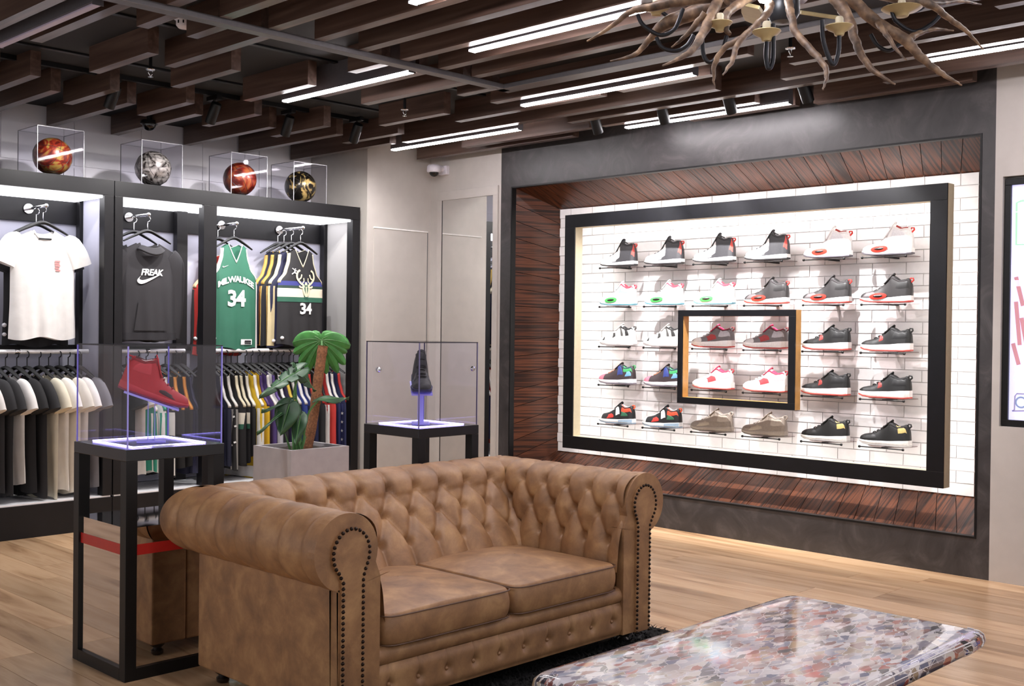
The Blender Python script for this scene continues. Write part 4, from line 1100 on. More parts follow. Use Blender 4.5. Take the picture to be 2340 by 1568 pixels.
RR_ = [('black jersey with dark trim by the middle post', '#17161a', '#2b2a2e', '#232329'), ('navy jersey with white neck beside the middle post', '#1d2036', '#d9d6d4', '#23263e'), ('black jersey with white speckled side beside the navy one', '#19181b', '#d6d2cd', '#8f8c8a'),
       ('black jersey with cream armhole and dark sides', '#1a191c', '#d9cfb4', '#1d1c1f'), ('black jersey with green and white chest stripe', '#1b1a1d', '#d9cfb4', '#242326'), ('white trimmed black jersey left of the yellow ones', '#201f22', '#e2ddd0', '#1d1c1f'),
       ('yellow jersey with white side stripe', '#d9b32c', '#e7e3dd', '#e7e3dd'), ('yellow jersey with purple trim', '#dcb52a', '#4a3470', '#dcb62f'), ('purple jersey beside the yellow ones', '#4a3873', '#e3dfdd', '#3b2c60'),
       ('white jersey with purple trim', '#dedbdc', '#5a4585', '#cfccd4'), ('black jersey with white armhole behind the drooping leaf', '#1a191d', '#e2dfdd', '#201f24'), ('dark purple jersey behind the plant', '#2e2546', '#d5b54a', '#2a2140'),
       ('black jersey left of the royal blue ones', '#1b1a1e', '#c9c5c2', '#1e1d22'), ('royal blue jersey with white armhole trim', '#26357d', '#dddadd', '#2b3c8c'), ('royal blue jersey with dark sides behind the trunk', '#24327a', '#c9c6cc', '#1a1d3e'),
       ('navy jersey behind the plant trunk', '#1b1f42', '#b5302c', '#1d2145'), ('black jersey with red trim right of the trunk', '#1a191c', '#b5302c', '#1e1d20'), ('red jersey with black armhole right of the trunk', '#a92b2a', '#1b1a1d', '#d8d3d0'),
       ('white and red jersey right of the trunk', '#b02f2c', '#e2dedc', '#c13a35'), ('navy jersey with white stars on its side', '#20244d', '#e2dedc', '#262b5c'), ('navy starred jersey nearest the right end panel', '#1d2148', '#b5302c', '#252a5a')]
n = len(RR_)
for i, (lb, c, tr_, sd) in enumerate(RR_):
    x = lerp(4.635, 5.835, i/(n-1)); h = .72 + .04*math.sin(i*2.3) + (.10 if i in (2, 6, 7) else 0)
    t, g = jersey(lb+' on the right lower rail', (x, 7.9+rg.uniform(-.015, .015), 1.105), RZ_+rg.uniform(-.06, .07), c, tr_, sd, h, .21, GR, seed=i+60, thick=.024, hl='black hanger of the '+lb, dz=.165, half=.17, sw=.055)
    if i in (3, 4): g.band(t, -.42, -.33, cloth('#dfd9cb', .7)); g.band(t, -.46, -.42, cloth('#2f6350', .7))
    if i == 6: g.band(t, -h, -h+.09, W_)
    if i == 2:
        for q in range(26):
            zz, xx = rg.uniform(-h+.05, -.32), rg.uniform(-.20, .20)
            g.decal(t, strokes([([(-.008, 0), (.008, .006)], .007)]), xx, zz, Wp, 'speckle', .006)
    if i >= n-2:
        for q in range(5):
            for sx_ in (-.165, .165):
                cz = -.38-.075*q; star = [(.016*(1 if k % 2 == 0 else .42)*math.sin(k*PI/5), .016*(1 if k % 2 == 0 else .42)*math.cos(k*PI/5)) for k in range(10)]
                g.decal(t, (star, [tuple(range(10))]), sx_, cz, Wp, 'star', .009)

# ---- round white security tags clipped to the hems
M_tag = mat('#e9e6ea', .35, name='white_tag_plastic')
tagm = MB().lathe([(0, -.016), (.012, -.011), (.017, 0), (.012, .011), (0, .016)], 14).mesh('security_tag', M_tag, smooth=True)
for loc, lb in (((3.112, 7.975, 1.45), 'white security tag beside the white t-shirt, upper one'), ((3.118, 7.985, 1.385), 'white security tag beside the white t-shirt, lower one'), ((5.27, 7.775, 1.37), 'white security tag on the black deer emblem jersey, right one'), ((5.245, 7.86, 1.345), 'white security tag left of the deer emblem jersey'), ((4.622, 8.03, 1.36), 'white security tag on the red jersey'), ((4.70, 7.875, 1.365), 'white security tag on the green jersey hem')):
    tag(link('security_tag', tagm, loc=loc), lb, 'security tag', 'white security tags')
# ================================================================== DISPLAY CASES, BALLS, PLANT, MIRROR, SCREEN
M_edge = mat('#6e6a92', .3, var=.02, name='acrylic_edge')
M_darkrim = mat('#26252b', .35, name='dark_case_rim')
M_violet = lamp_mat('violet_case_led', '#a197ff', 9.0)
M_mirror = mat('#dcd8d4', .03, metal=1.0, var=.0, name='mirror_glass')
M_redband = mat('#b3241f', .35, var=.05, name='red_band')
M_top_violet = mat('#0a090f', .25, var=.2, name='black_gloss_top')
def pedestal(label, x0, x1, y0, y1, mirror):
    cx, cy = (x0+x1)/2, (y0+y1)/2; hx_, hy = (x1-x0)/2, (y1-y0)/2
    t = thing('display_pedestal', label, 'pedestal', (cx, cy, 0))
    MB().box(-hx_, hx_, -hy, hy, .90, .948).build('top_slab', M_top_violet, t, bevel=.002)
    for sx_ in (-1, 1):
        for sy in (-1, 1):
            xs = sorted((sx_*hx_, sx_*(hx_-.05))); ys = sorted((sy*hy, sy*(hy-.05)))
            MB().box(xs[0], xs[1], ys[0], ys[1], 0, .90).build('leg', M_black, t, bevel=.0015)
    for sy in (-1, 1):
        ys = sorted((sy*hy, sy*(hy-.04))); MB().box(-hx_+.05, hx_-.05, ys[0], ys[1], 0, .05).build('base_rail', M_black, t)
    for sx_ in (-1, 1):
        xs = sorted((sx_*hx_, sx_*(hx_-.04))); MB().box(xs[0], xs[1], -hy+.05, hy-.05, 0, .05).build('base_rail', M_black, t)
    if mirror:
        for ax in ('x', 'y'):
            for s in (-1, 1):
                a, b = sorted((s*(hx_ if ax == 'x' else hy)-s*.012, s*(hx_ if ax == 'x' else hy)-s*.018))
                e = (hy if ax == 'x' else hx_)-.05
                q = (lambda z0, z1, d: (a-d, b+d, -e, e, z0, z1)) if ax == 'x' else (lambda z0, z1, d: (-e, e, a-d, b+d, z0, z1))
                p = MB().box(*q(.05, .62, 0)).build('mirror_panel', M_mirror, t)
                MB().box(*q(.512, .556, .0015)).build('red_band', M_redband, p)
        MB().box(-hx_+.012, hx_-.012, -hy+.012, hy-.012, .62, .626).build('mirror_shelf', M_mirror, t)
    return t
def acrylic_case(label, x0, x1, y0, y1, z0, z1, edge, rim, th=.005, group=None, cat='display case', knobs=(), led=None):
    cx, cy = (x0+x1)/2, (y0+y1)/2; a, b, h = (x1-x0)/2, (y1-y0)/2, z1-z0
    t = thing('display_case', label, cat, (cx, cy, z0), group=group)
    for s in (-1, 1):
        p, q = sorted((s*a, s*(a-th))); MB().box(p, q, -b+th, b-th, 0, h-th).build('pane', M_clear, t)
        p, q = sorted((s*b, s*(b-th))); MB().box(-a+th, a-th, p, q, 0, h-th).build('pane', M_clear, t)
    MB().box(-a+th, a-th, -b+th, b-th, h-th, h).build('top_pane', M_clear, t)
    for sx_ in (-1, 1):
        for sy in (-1, 1):
            p, q = sorted((sx_*a, sx_*(a-th))); r, s_ = sorted((sy*b, sy*(b-th)))
            MB().box(p, q, r, s_, 0, h-th).build('edge', edge, t)
    for s in (-1, 1):
        p, q = sorted((s*b, s*(b-th))); MB().box(-a, a, p, q, h-th, h).build('rim', rim, t)
        p, q = sorted((s*a, s*(a-th))); MB().box(p, q, -b+th, b-th, h-th, h).build('rim', rim, t)
    for ax, u, z in knobs:
        c = (-a-.006, u-cy, z-z0) if ax == 'x' else (u-cx, -b-.006, z-z0)
        MB().lathe([(0, -.012), (.012, -.010), (.015, 0), (.008, .004), (.006, .012), (0, .012)] if ax == 'x' else [(0, -.012), (.012, -.010), (.015, 0), (.008, .004), (.006, .012), (0, .012)], 14, c, ax).build('knob', M_chrome, t, smooth=True)
    if led:
        m = .05
        for q in ((-a+m, a-m, -b+m, -b+m+.006), (-a+m, a-m, b-m-.006, b-m), (-a+m, -a+m+.006, -b+m+.01, b-m-.01), (a-m-.006, a-m, -b+m+.01, b-m-.01)):
            MB().box(q[0], q[1], q[2], q[3], .0005, .005).build('led_strip', led, t)
    return t
M_glow_edge = mat('#9a94c8', .3, emit='#7a6cff', estr=.16, var=.02, name='acrylic_edge_painted_glow')  # LED light in the acrylic painted in as violet tint and weak glow
pedestal('black pedestal with mirrored base and red band behind the sofa arm', 2.155, 2.605, 4.275, 4.755, True)
acrylic_case('clear display case with a red sneaker, glowing violet inside', 2.162, 2.598, 4.282, 4.748, .949, 1.374, M_glow_edge, M_darkrim, led=M_violet)
pedestal('black open pedestal behind the sofa back near the mirror', 3.712, 4.135, 4.268, 4.71, False)
acrylic_case('clear display case with a black sneaker near the mirror', 3.718, 4.129, 4.274, 4.704, .949, 1.388, M_edge, M_darkrim, knobs=(('x', 4.59, 1.238), ('y', 4.085, 1.248)), led=M_violet)
def shoe_stand(label, loc, rz, tilt, w=.11, l=.24, ph=.21):
    t = thing('shoe_stand', label, 'stand', loc, (0, 0, rz))
    M = Matrix.Rotation(tilt, 4, 'Y')
    MB().box(-l/2, l/2, -w/2, w/2, -.004, .004).xf(Matrix.Translation((0, 0, ph)) @ M).build('plate', M_glow_edge, t)
    MB().box(-.014, .014, -.014, .014, .008, ph-.006).build('post', M_clear, t)
    for s in (-1, 1): MB().box(s*.014-.0015, s*.014+.0015, -.0155, .0155, .008, ph-.012).build('post_edge', M_glow_edge, t)
    MB().box(-.06, .06, -.045, .045, 0, .008).build('foot', M_glow_edge, t)
    return t
SPECS['red_high'] = dict(h=HIGH, upper='#a81f2a', sole='#b32c3a', out='#7c2446', collar='#7c1a22', inside='#4a1216', tab='#a31e28', lace='#8f1c25', patch=[(.10, .36, .10, .30, .03, '#b8323c'), (.55, .8, .05, .16, 0, '#3a1a20'), (.16, .34, .36, .40, .02, '#e4c9c9')])
SPECS['black_mid'] = dict(h=HIGH, upper='#17161c', sole='#20204a', out='#2b2a6a', collar='#1d1c22', inside='#0c0c0f', tab='#17161c', lace='#121116', patch=[(.5, .8, .1, .3, 0, '#1f1e26')])
def case_shoe(spec, label, loc, rz, tilt, ln, ky=.95, kz=.92):
    e = thing('sneaker', label, 'shoe', loc); e.scale = (ln, ln*ky, ln*kz)
    e.rotation_euler = (Matrix.Rotation(rz, 3, 'Z') @ Matrix.Rotation(tilt, 3, 'Y')).to_euler()
    sneaker_parts(e, SPECS[spec]); return e
th, tl = math.radians(-28), math.radians(20)
def along(c, rz, tilt, d, up=0):
    v = Matrix.Rotation(rz, 3, 'Z') @ Matrix.Rotation(tilt, 3, 'Y') @ Vector((d, 0, up)); return Vector(c)+v
shoe_stand('clear tilted stand under the red sneaker', (2.385, 4.505, .9495), th, tl, ph=.18)
case_shoe('red_high', 'red high-top sneaker tilted on a clear stand', along((2.385, 4.505, 1.1295), th, tl, -.15, .005), th, tl, .30)
th2, tl2 = math.radians(-128), math.radians(14)
shoe_stand('clear tilted stand under the black sneaker', (3.915, 4.485, .9495), th2, tl2, ph=.19)
case_shoe('black_mid', 'black sneaker seen toe first on a clear stand', along((3.915, 4.485, 1.1395), th2, tl2, -.15, .005), th2, tl2, .29, 1.22, .98)
M_plate = mat('#e6e4f2', .4, name='small_white_card')
o = MB().box(-.045, .045, -.012, .012, 0, .004).build('name_card', M_plate, loc=(2.335, 4.31, .9495)); tag(o, 'small white name card in front of the red sneaker', 'card')
for nm, loc, pw in ():
    l = bpy.data.lights.new(nm, 'POINT'); l.energy = pw; l.color = (.42, .32, 1.0); l.shadow_soft_size = .06
    ob = bpy.data.objects.new(nm, l); COL.objects.link(ob); ob.location = loc

# ---- basketballs in clear boxes on the fixtures
def ball_mat(name, c1, c2, c3, metal, rough, scale):
    m, nt, b = newmat(name); L = nt.links
    tc = nt.nodes.new('ShaderNodeTexCoord'); n = nt.nodes.new('ShaderNodeTexNoise'); n.inputs['Scale'].default_value = scale; n.inputs['Detail'].default_value = 3; n.inputs['Distortion'].default_value = 3.2
    L.new(tc.outputs['Object'], n.inputs['Vector'])
    r = nt.nodes.new('ShaderNodeValToRGB'); cr = r.color_ramp; cr.elements[0].position = .38; cr.elements[0].color = hx(c1); cr.elements[1].position = .62; cr.elements[1].color = hx(c3)
    e = cr.elements.new(.5); e.color = hx(c2)
    L.new(n.outputs['Fac'], r.inputs['Fac']); L.new(r.outputs['Color'], b.inputs['Base Color'])
    b.inputs['Metallic'].default_value = metal; b.inputs['Roughness'].default_value = rough; setin(b, 'Coat Weight', .4)
    return m
BM = [ball_mat('red_gold_swirl', '#4a110b', '#7d2415', '#8f7236', .2, .35, 7), ball_mat('silver_crackle', '#2e2826', '#8f8882', '#b9b2ac', .5, .25, 9), ball_mat('red_marble', '#3a0c07', '#6e1a10', '#8a4a28', .25, .3, 5), ball_mat('black_gold', '#14110d', '#241e16', '#c9aa6a', .5, .25, 6)]
BP = [(3.366, 7.80), (4.127, 7.80), (4.873, 7.80), (5.468, 7.82)]
BL = ['red and gold swirled basketball', 'silver crackled basketball', 'red marbled basketball', 'black and gold basketball']
BW = ['first from the left', 'second from the left', 'third from the left', 'rightmost']
M_seam = mat('#1a1614', .6, name='ball_seam')
for i, (x, y) in enumerate(BP):
    z0 = 2.4955; R_ = .131
    s = thing('ball_stand', 'black ring stand under the '+BL[i], 'stand', (x, y, z0), group='ball stands')
    MB().lathe([(.045, .001), (.058, .001), (.06, .008), (.052, .016), (.045, .022), (.040, .018)], 24).build('ring', M_black, s, smooth=True)
    MB().lathe([(.0, .0), (.05, .0), (.05, .004), (0, .004)], 20).build('disc', M_black, s)
    b = thing('basketball', BL[i]+' in a clear box on top of the fixture', 'ball', (x, y, z0+.009+R_), (.3*i, .5, .7+i), group='display basketballs')
    MB().lathe([(R_*math.sin(PI*k/32), -R_*math.cos(PI*k/32)) for k in range(33)], 48).build('skin', BM[i], b, smooth=180)
    for pl in range(2):
        pts = [((R_+.0002)*math.cos(a), (R_+.0002)*math.sin(a), 0) if pl == 0 else (0, (R_+.0002)*math.cos(a), (R_+.0002)*math.sin(a)) for a in [2*PI*k/48 for k in range(49)]]
        MB().tube(pts, .0016, 5, cap=False).build('seam', M_seam, b, smooth=True)
    for s2 in (-1, 1):
        pts = []
        for k in range(49):
            a = 2*PI*k/48; v = Vector((s2*(.62+.22*math.cos(2*a)), .9*math.cos(a), .9*math.sin(a))).normalized()*(R_+.0002); pts.append(v)
        MB().tube(pts, .0016, 5, cap=False).build('seam', M_seam, b, smooth=True)
    w = .165
    acrylic_case('clear box over the '+BL[i]+', '+BW[i], x-w, x+w, y-w+.025, y+w+.025, 2.4955, 2.82, mat('#a2a2aa', .25, var=.02, name='clear_box_edge'), mat('#aaaab2', .25, var=.02, name='clear_box_rim'), .004, 'clear ball boxes', 'display box')

# ---- potted plant
M_pot = mat('#a5a0a4', .6, var=.06, scale=12, bump=.1, name='grey_concrete_pot')
M_soil = mat('#2a211b', .95, var=.4, scale=60, name='dark_soil')
M_leaf = mat('#3f7d3a', .35, var=.25, scale=16, name='glossy_green_leaf'); M_leafd = mat('#24452a', .4, var=.25, scale=16, name='dark_green_leaf')
M_trunk = mat('#7d5236', .9, var=.45, scale=70, bump=.8, name='coir_trunk'); M_stem = mat('#4f7d45', .5, name='green_stem')
px0, px1, py0, py1, pz = 4.757, 5.29, 6.893, 7.39, .55
pcx, pcy = (px0+px1)/2, (py0+py1)/2
plant = thing('potted_monstera', 'split-leaf monstera on a mossy pole in a grey concrete planter', 'plant', (pcx, pcy, 0))
pa, pb, pw_ = (px1-px0)/2, (py1-py0)/2, .03
pot = MB()
pot.box(-pa, pa, -pb, -pb+pw_, 0, pz).box(-pa, pa, pb-pw_, pb, 0, pz).box(-pa, -pa+pw_, -pb+pw_, pb-pw_, 0, pz).box(pa-pw_, pa, -pb+pw_, pb-pw_, 0, pz).box(-pa+pw_, pa-pw_, -pb+pw_, pb-pw_, 0, .05)
pot.build('planter', M_pot, plant)
MB().grid(lambda u, v: (lerp(-pa+pw_, pa-pw_, u), lerp(-pb+pw_, pb-pw_, v), pz-.03+.012*math.sin(u*19)*math.sin(v*23)), 14, 14).build('soil', M_soil, plant, smooth=180)
def PL(p): return (p[0]-pcx, p[1]-pcy, p[2])
tp = spline([PL(q) for q in [(5.06, 7.12, .50), (5.125, 7.12, .811), (5.163, 7.12, 1.081), (5.202, 7.12, 1.315)]], 12)
rt = random.Random(4)
MB().tube(tp, [.037+.004*rt.random() for _ in tp], 16).build('mossy_pole', M_trunk, plant, smooth=True)
def leaf(name, base, tip, normal, width, m, splits=5, droop=.15, cut=.55):
    """heart shaped blade from base to tip with side splits"""
    b, t_ = Vector(PL(base)), Vector(PL(tip)); ax = t_-b; ln = ax.length; ax.normalize()
    n = Vector(normal); n -= ax*n.dot(ax); n.normalize(); sd = ax.cross(n)
    mb = MB(); nu = 40; nv = 6
    def wid(u):
        w = math.sin(PI*min(1, max(0, u*1.02+.0))**.62)**.8
        return width/2*w
    for s in (-1, 1):
        base_i = len(mb.v)
        for i in range(nu+1):
            u = i/nu
            if splits:
                ph = (u*splits) % 1.0; gap = max(0, 1-abs(ph-.5)*9)*(1 if .12 < u < .9 else 0)
            else: gap = 0
            w = wid(u)*(1-cut*gap)
            for j in range(nv+1):
                v = j/nv
                p = b + ax*(ln*(u-.10*v*(1-u)*2)) + sd*(s*w*v) + n*(-.18*w*v*v + .02*math.sin(u*6+s)*v) - Vector((0, 0, 1))*droop*ln*(u*u*.6)
                mb.v.append(tuple(p))
        for i in range(nu):
            for j in range(nv):
                a = base_i+i*(nv+1)+j; mb.f.append((a, a+1, a+nv+2, a+nv+1))
    o = mb.build(name, m, plant, smooth=180, solid=.002)
    MB().tube([tuple(b + ax*(ln*k/8) - Vector((0, 0, 1))*droop*ln*((k/8)**2*.6) + n*.001) for k in range(9)], [.004-.0003*k for k in range(9)], 6).build('midrib', M_stem, o, smooth=True)
    return o
def split_leaf(centre, lobes, m):
    """one big monstera leaf: broad lobes joined round the stalk"""
    c = Vector(PL(centre)); rt_, up_ = Vector((.72, -.69, 0)), Vector((-.08, -.08, .99)); nn = rt_.cross(up_)*-1; mb = MB()
    for ang, ln, wd, cv in lobes:
        d = rt_*math.cos(ang) + up_*math.sin(ang); sd = rt_*-math.sin(ang) + up_*math.cos(ang)
        def f(u, v, d=d, sd=sd, ln=ln, wd=wd, cv=cv):
            w = wd/2*(.30+.70*min(1, u/.45)**.8 if u < .6 else math.sqrt(max(0, 1-((u-.6)/.4)**2.2)))
            s = 2*v-1
            return c + d*(ln*u) + sd*(w*s + cv*u*u) - nn*(.02*(1-s*s)*u) + nn*(.05*u*u) - Vector((0, 0, .03*u*u))
        mb.grid(f, 18, 8)
    o = mb.build('leaf', m, plant, smooth=180, solid=.002)
    for ang, ln, wd, cv in lobes:
        d = rt_*math.cos(ang) + up_*math.sin(ang); sd = rt_*-math.sin(ang) + up_*math.cos(ang)
        MB().tube([tuple(c + d*(ln*k/7) + sd*(cv*(k/7)**2) - nn*(.02*(k/7)) + nn*(.05*(k/7)**2-.002) - Vector((0, 0, .03*(k/7)**2))) for k in range(8)], [.004-.0004*k for k in range(8)], 6).build('vein', M_stem, o, smooth=True)
    return o
dg = math.radians
split_leaf((5.235, 7.19, 1.36), [(dg(166), .225, .135, .05), (dg(10), .22, .135, -.05), (dg(140), .13, .10, .02), (dg(42), .13, .10, -.02), (dg(195), .24, .085, .02), (dg(-14), .21, .085, -.02), (dg(218), .25, .075, .02), (dg(-38), .25, .08, -.02), (dg(240), .28, .075, .01), (dg(-60), .27, .075, -.01), (dg(262), .27, .07, 0), (dg(-82), .25, .07, 0)], M_leaf)
leaf('leaf', (4.93, 7.03, 1.14), (4.53, 6.97, .975), (-.2, -.5, .85), .15, M_leafd, 5, .10)
leaf('leaf', (4.90, 7.05, 1.16), (5.05, 7.0, 1.0), (-.3, -.5, .8), .12, M_leafd, 4, .2)
leaf('leaf', (4.80, 6.98, .885), (4.70, 6.95, .66), (-.6, -.75, .2), .19, M_leafd, 0, .0)
leaf('leaf', (4.76, 7.0, .83), (4.50, 6.95, .705), (-.3, -.3, .9), .06, M_leafd, 0, .1)
leaf('leaf', (4.84, 7.02, .905), (4.57, 7.0, .86), (0, -.3, .95), .07, M_leafd, 0, .1)
leaf('leaf', (5.08, 7.0, .905), (5.345, 6.97, .93), (0, -.35, .93), .09, M_leafd, 0, .1)
leaf('leaf', (4.88, 6.95, .80), (4.80, 6.9, .60), (-.6, -.7, .3), .12, M_leafd, 0, .1)
for pts in ([(4.897, 7.05, .52), (4.89, 7.04, .72), (4.873, 7.03, .958), (4.93, 7.03, 1.14)], [(4.93, 7.06, .52), (4.87, 7.03, .75), (4.80, 6.985, .885)], [(4.965, 7.05, .52), (5.0, 7.03, .79), (5.08, 7.0, .905)], [(5.0, 7.1, .52), (4.93, 7.08, .9), (4.90, 7.05, 1.16)], [(4.95, 7.05, .52), (4.84, 7.01, .83)], [(5.202, 7.13, 1.25), (5.24, 7.19, 1.36)]):
    MB().tube(spline([PL(p) for p in pts], 5), .008, 7).build('stem', M_stem, plant, smooth=True)
rt2 = random.Random(8)
for k in range(9):
    a = rt2.uniform(0, 2*PI); b = Vector((4.92+.04*math.cos(a), 7.06+.04*math.sin(a), .51)); tpv = b+Vector((.05*math.cos(a), .04*math.sin(a), rt2.uniform(.10, .2)))
    MB().tube([PL(b), PL(b.lerp(tpv, .5)), PL(tpv)], [.010, .008, .002], 6).build('shoot', M_stem, plant, smooth=True)

# ---- mirror and flush door
mir = thing('wall_mirror', 'tall wall mirror in a plaster coloured frame', 'mirror', (6.724, 7.11, 0))
for a in ((-.385, .385, 2.605, 2.685), (-.385, .385, .02, .10), (-.385, -.325, .10, 2.605), (.325, .385, .10, 2.605)):
    MB().box(-.014, 0, *a).build('frame_rail', M_plaster, mir, bevel=.002)
MB().box(-.006, 0, -.325, .325, .10, 2.605).build('glass', mat('#f6f6f5', .012, metal=1.0, var=0, name='silver_mirror'), mir)
MB().box(-.008, -.006, .319, .325, .10, 2.605).build('edge_line', M_black, mir)
door = struct('door_1', MB().box(6.075, 6.685, 7.594, 7.6, .012, 2.325), M_plaster, 'flush plaster coloured door in the corner wall', bevel=.001)
MB().box(6.07, 6.69, 7.588, 7.6, 2.325, 2.336).build('top_trim', mat('#f4f2f0', .3, name='door_trim_painted_glint'), door)  # light catching the door's top edge is painted in as a white strip
MB().box(6.685, 6.690, 7.592, 7.6, .012, 2.325).build('side_trim', M_steel, door)

# ---- screen on the right
tv = thing('wall_screen', 'black framed wall screen with a coloured line drawing', 'screen', (6.795, 1.83, .925))
for a in ((-.70, .70, 0, .035), (-.70, .70, 1.415, 1.45), (-.70, -.665, .035, 1.415), (.665, .70, .035, 1.415)):
    MB().box(-.05, -.0, *a).build('bezel', M_black, tv, bevel=.002)
MB().box(-.03, 0, -.665, .665, .035, 1.415).build('display_panel', lamp_mat('screen_lavender', '#c3c2ee', .95), tv)
def scr(name, pts, w, c):
    vs, fs = strokes([([(y-1.83, z-.925) for y, z in pts], w)])
    mb = MB(); mb.v = [(-.0315, y, z) for y, z in vs]; mb.f = fs
    mb.build(name, lamp_mat('screen_'+name, c, .9), tv)
scr('green_line', [(2.44, 2.245), (2.468, 2.235), (2.467, 1.99), (2.30, 1.985), (2.30, 2.24), (2.44, 2.245)], .006, '#8fc79a')
for z, w in ((2.26, .004), (2.182, .003), (1.842, .013), (1.763, .018)): scr('white_bar', [(2.49, z), (1.20, z)], w, '#f0effc')
for p in ([(2.465, 1.80), (2.423, 1.63)], [(2.463, 1.655), (2.438, 1.40)], [(2.476, 1.41), (2.442, 1.285)], [(2.43, 1.56), (2.38, 1.30)], [(2.40, 1.75), (2.33, 1.5)]): scr('red_stroke', p, .012, '#a8737c')
scr('pale_scribble', [(2.47, 1.20), (2.45, 1.24), (2.43, 1.19), (2.40, 1.22)], .004, '#b9d3cf')
scr('dark_line', [(2.475, 1.012), (2.462, 1.02), (2.46, 1.10), (2.45, 1.115), (2.36, 1.115), (2.36, 1.02), (2.475, 1.012)], .004, '#7c7596')
scr('dark_ring', [(2.425+.03*math.cos(a), 1.065+.03*math.sin(a)) for a in [2*PI*k/20 for k in range(21)]], .005, '#6f7c9c')
# ================================================================== CEILING FITTINGS AND CHANDELIER
def horn_mat():
    m, nt, b = newmat('weathered_antler'); L = nt.links
    tc = nt.nodes.new('ShaderNodeTexCoord'); mp = nt.nodes.new('ShaderNodeMapping'); mp.inputs['Scale'].default_value = (28, 28, 28)
    L.new(tc.outputs['Object'], mp.inputs['Vector'])
    n = nt.nodes.new('ShaderNodeTexNoise'); n.inputs['Scale'].default_value = 1.0; n.inputs['Detail'].default_value = 6; L.new(mp.outputs[0], n.inputs['Vector'])
    r = nt.nodes.new('ShaderNodeValToRGB'); cr = r.color_ramp; cr.elements[0].position = .32; cr.elements[0].color = hx('#3d2f26'); cr.elements[1].position = .7; cr.elements[1].color = hx('#9a7f66')
    e = cr.elements.new(.5); e.color = hx('#6b5545')
    L.new(n.outputs['Fac'], r.inputs['Fac']); L.new(r.outputs['Color'], b.inputs['Base Color']); b.inputs['Roughness'].default_value = .5
    bp = nt.nodes.new('ShaderNodeBump'); bp.inputs['Strength'].default_value = .35; bp.inputs['Distance'].default_value = .003
    L.new(n.outputs['Fac'], bp.inputs['Height']); L.new(bp.outputs['Normal'], b.inputs['Normal'])
    return m
M_horn = horn_mat()
M_iron = mat('#2b2c31', .35, metal=.6, name='dark_iron')
M_brass = mat('#bfae84', .4, metal=.25, name='aged_brass')
M_ivory = mat('#c9bfa6', .5, name='ivory_candle')
ANT= [
([(-0.181,0.115,0.129),(-0.229,0.208,0.123),(-0.276,0.284,0.108),(-0.305,0.343,0.099),(-0.328,0.409,0.057),(-0.34,0.492,0.026)],[0.034,0.03,0.022,0.016,0.011,0.004]),
([(-0.077,0.153,0.146),(-0.102,0.249,0.121),(-0.128,0.348,0.097),(-0.125,0.415,0.058),(-0.14,0.459,0.016),(-0.173,0.536,0.001)],[0.034,0.04,0.034,0.018,0.013,0.004]),
([(-0.129,0.135,0.171),(-0.172,0.121,0.119),(-0.239,0.102,0.045),(-0.309,0.087,-0.028),(-0.381,0.075,-0.087),(-0.483,0.092,-0.138)],[0.03,0.03,0.026,0.021,0.015,0.004]),
([(-0.248,0.112,0.062),(-0.263,0.169,0.004),(-0.268,0.218,-0.024)],[0.018,0.012,0.003]),
([(-0.002,0.076,0.174),(-0.1,0.075,0.123),(-0.186,0.077,0.068),(-0.208,0.071,0.026),(-0.199,0.061,0.0)],[0.026,0.024,0.022,0.02,0.01]),
([(-0.115,-0.025,0.09),(-0.166,-0.045,0.047),(-0.229,-0.052,-0.0),(-0.349,-0.073,-0.073),(-0.424,-0.097,-0.145),(-0.482,-0.11,-0.195)],[0.026,0.02,0.018,0.015,0.011,0.003]),
([(-0.207,-0.046,0.003),(-0.229,0.005,-0.031),(-0.252,0.042,-0.054),(-0.264,0.068,-0.105),(-0.264,0.067,-0.161)],[0.016,0.017,0.015,0.012,0.003]),
([(-0.078,-0.061,0.116),(-0.126,-0.099,0.052),(-0.17,-0.141,-0.022),(-0.196,-0.202,-0.084),(-0.225,-0.259,-0.141),(-0.244,-0.283,-0.178),(-0.279,-0.291,-0.227)],[0.024,0.02,0.018,0.017,0.014,0.011,0.003]),
([(0.071,-0.099,0.175),(0.059,-0.145,0.117),(0.046,-0.19,0.055),(0.017,-0.233,-0.034),(-0.004,-0.285,-0.115),(-0.002,-0.36,-0.176)],[0.034,0.032,0.027,0.021,0.015,0.004]),
([(0.145,-0.118,0.174),(0.179,-0.153,0.124),(0.227,-0.204,0.065),(0.279,-0.257,0.021),(0.313,-0.294,-0.033),(0.359,-0.341,-0.082),(0.4,-0.384,-0.116)],[0.034,0.032,0.03,0.03,0.022,0.014,0.004]),
([(0.285,-0.264,0.02),(0.323,-0.274,0.044),(0.398,-0.293,0.071),(0.48,-0.32,0.078)],[0.022,0.016,0.011,0.003]),
([(0.201,-0.205,0.07),(0.177,-0.239,0.03),(0.162,-0.281,-0.028),(0.146,-0.323,-0.075)],[0.016,0.013,0.009,0.003]),
([(0.281,-0.142,0.193),(0.383,-0.19,0.182),(0.485,-0.238,0.179),(0.567,-0.264,0.149),(0.64,-0.298,0.111),(0.73,-0.318,0.066)],[0.03,0.028,0.022,0.017,0.012,0.003]),
([(0.473,-0.225,0.183),(0.572,-0.24,0.199),(0.671,-0.256,0.225),(0.805,-0.279,0.239)],[0.018,0.014,0.01,0.003]),
]
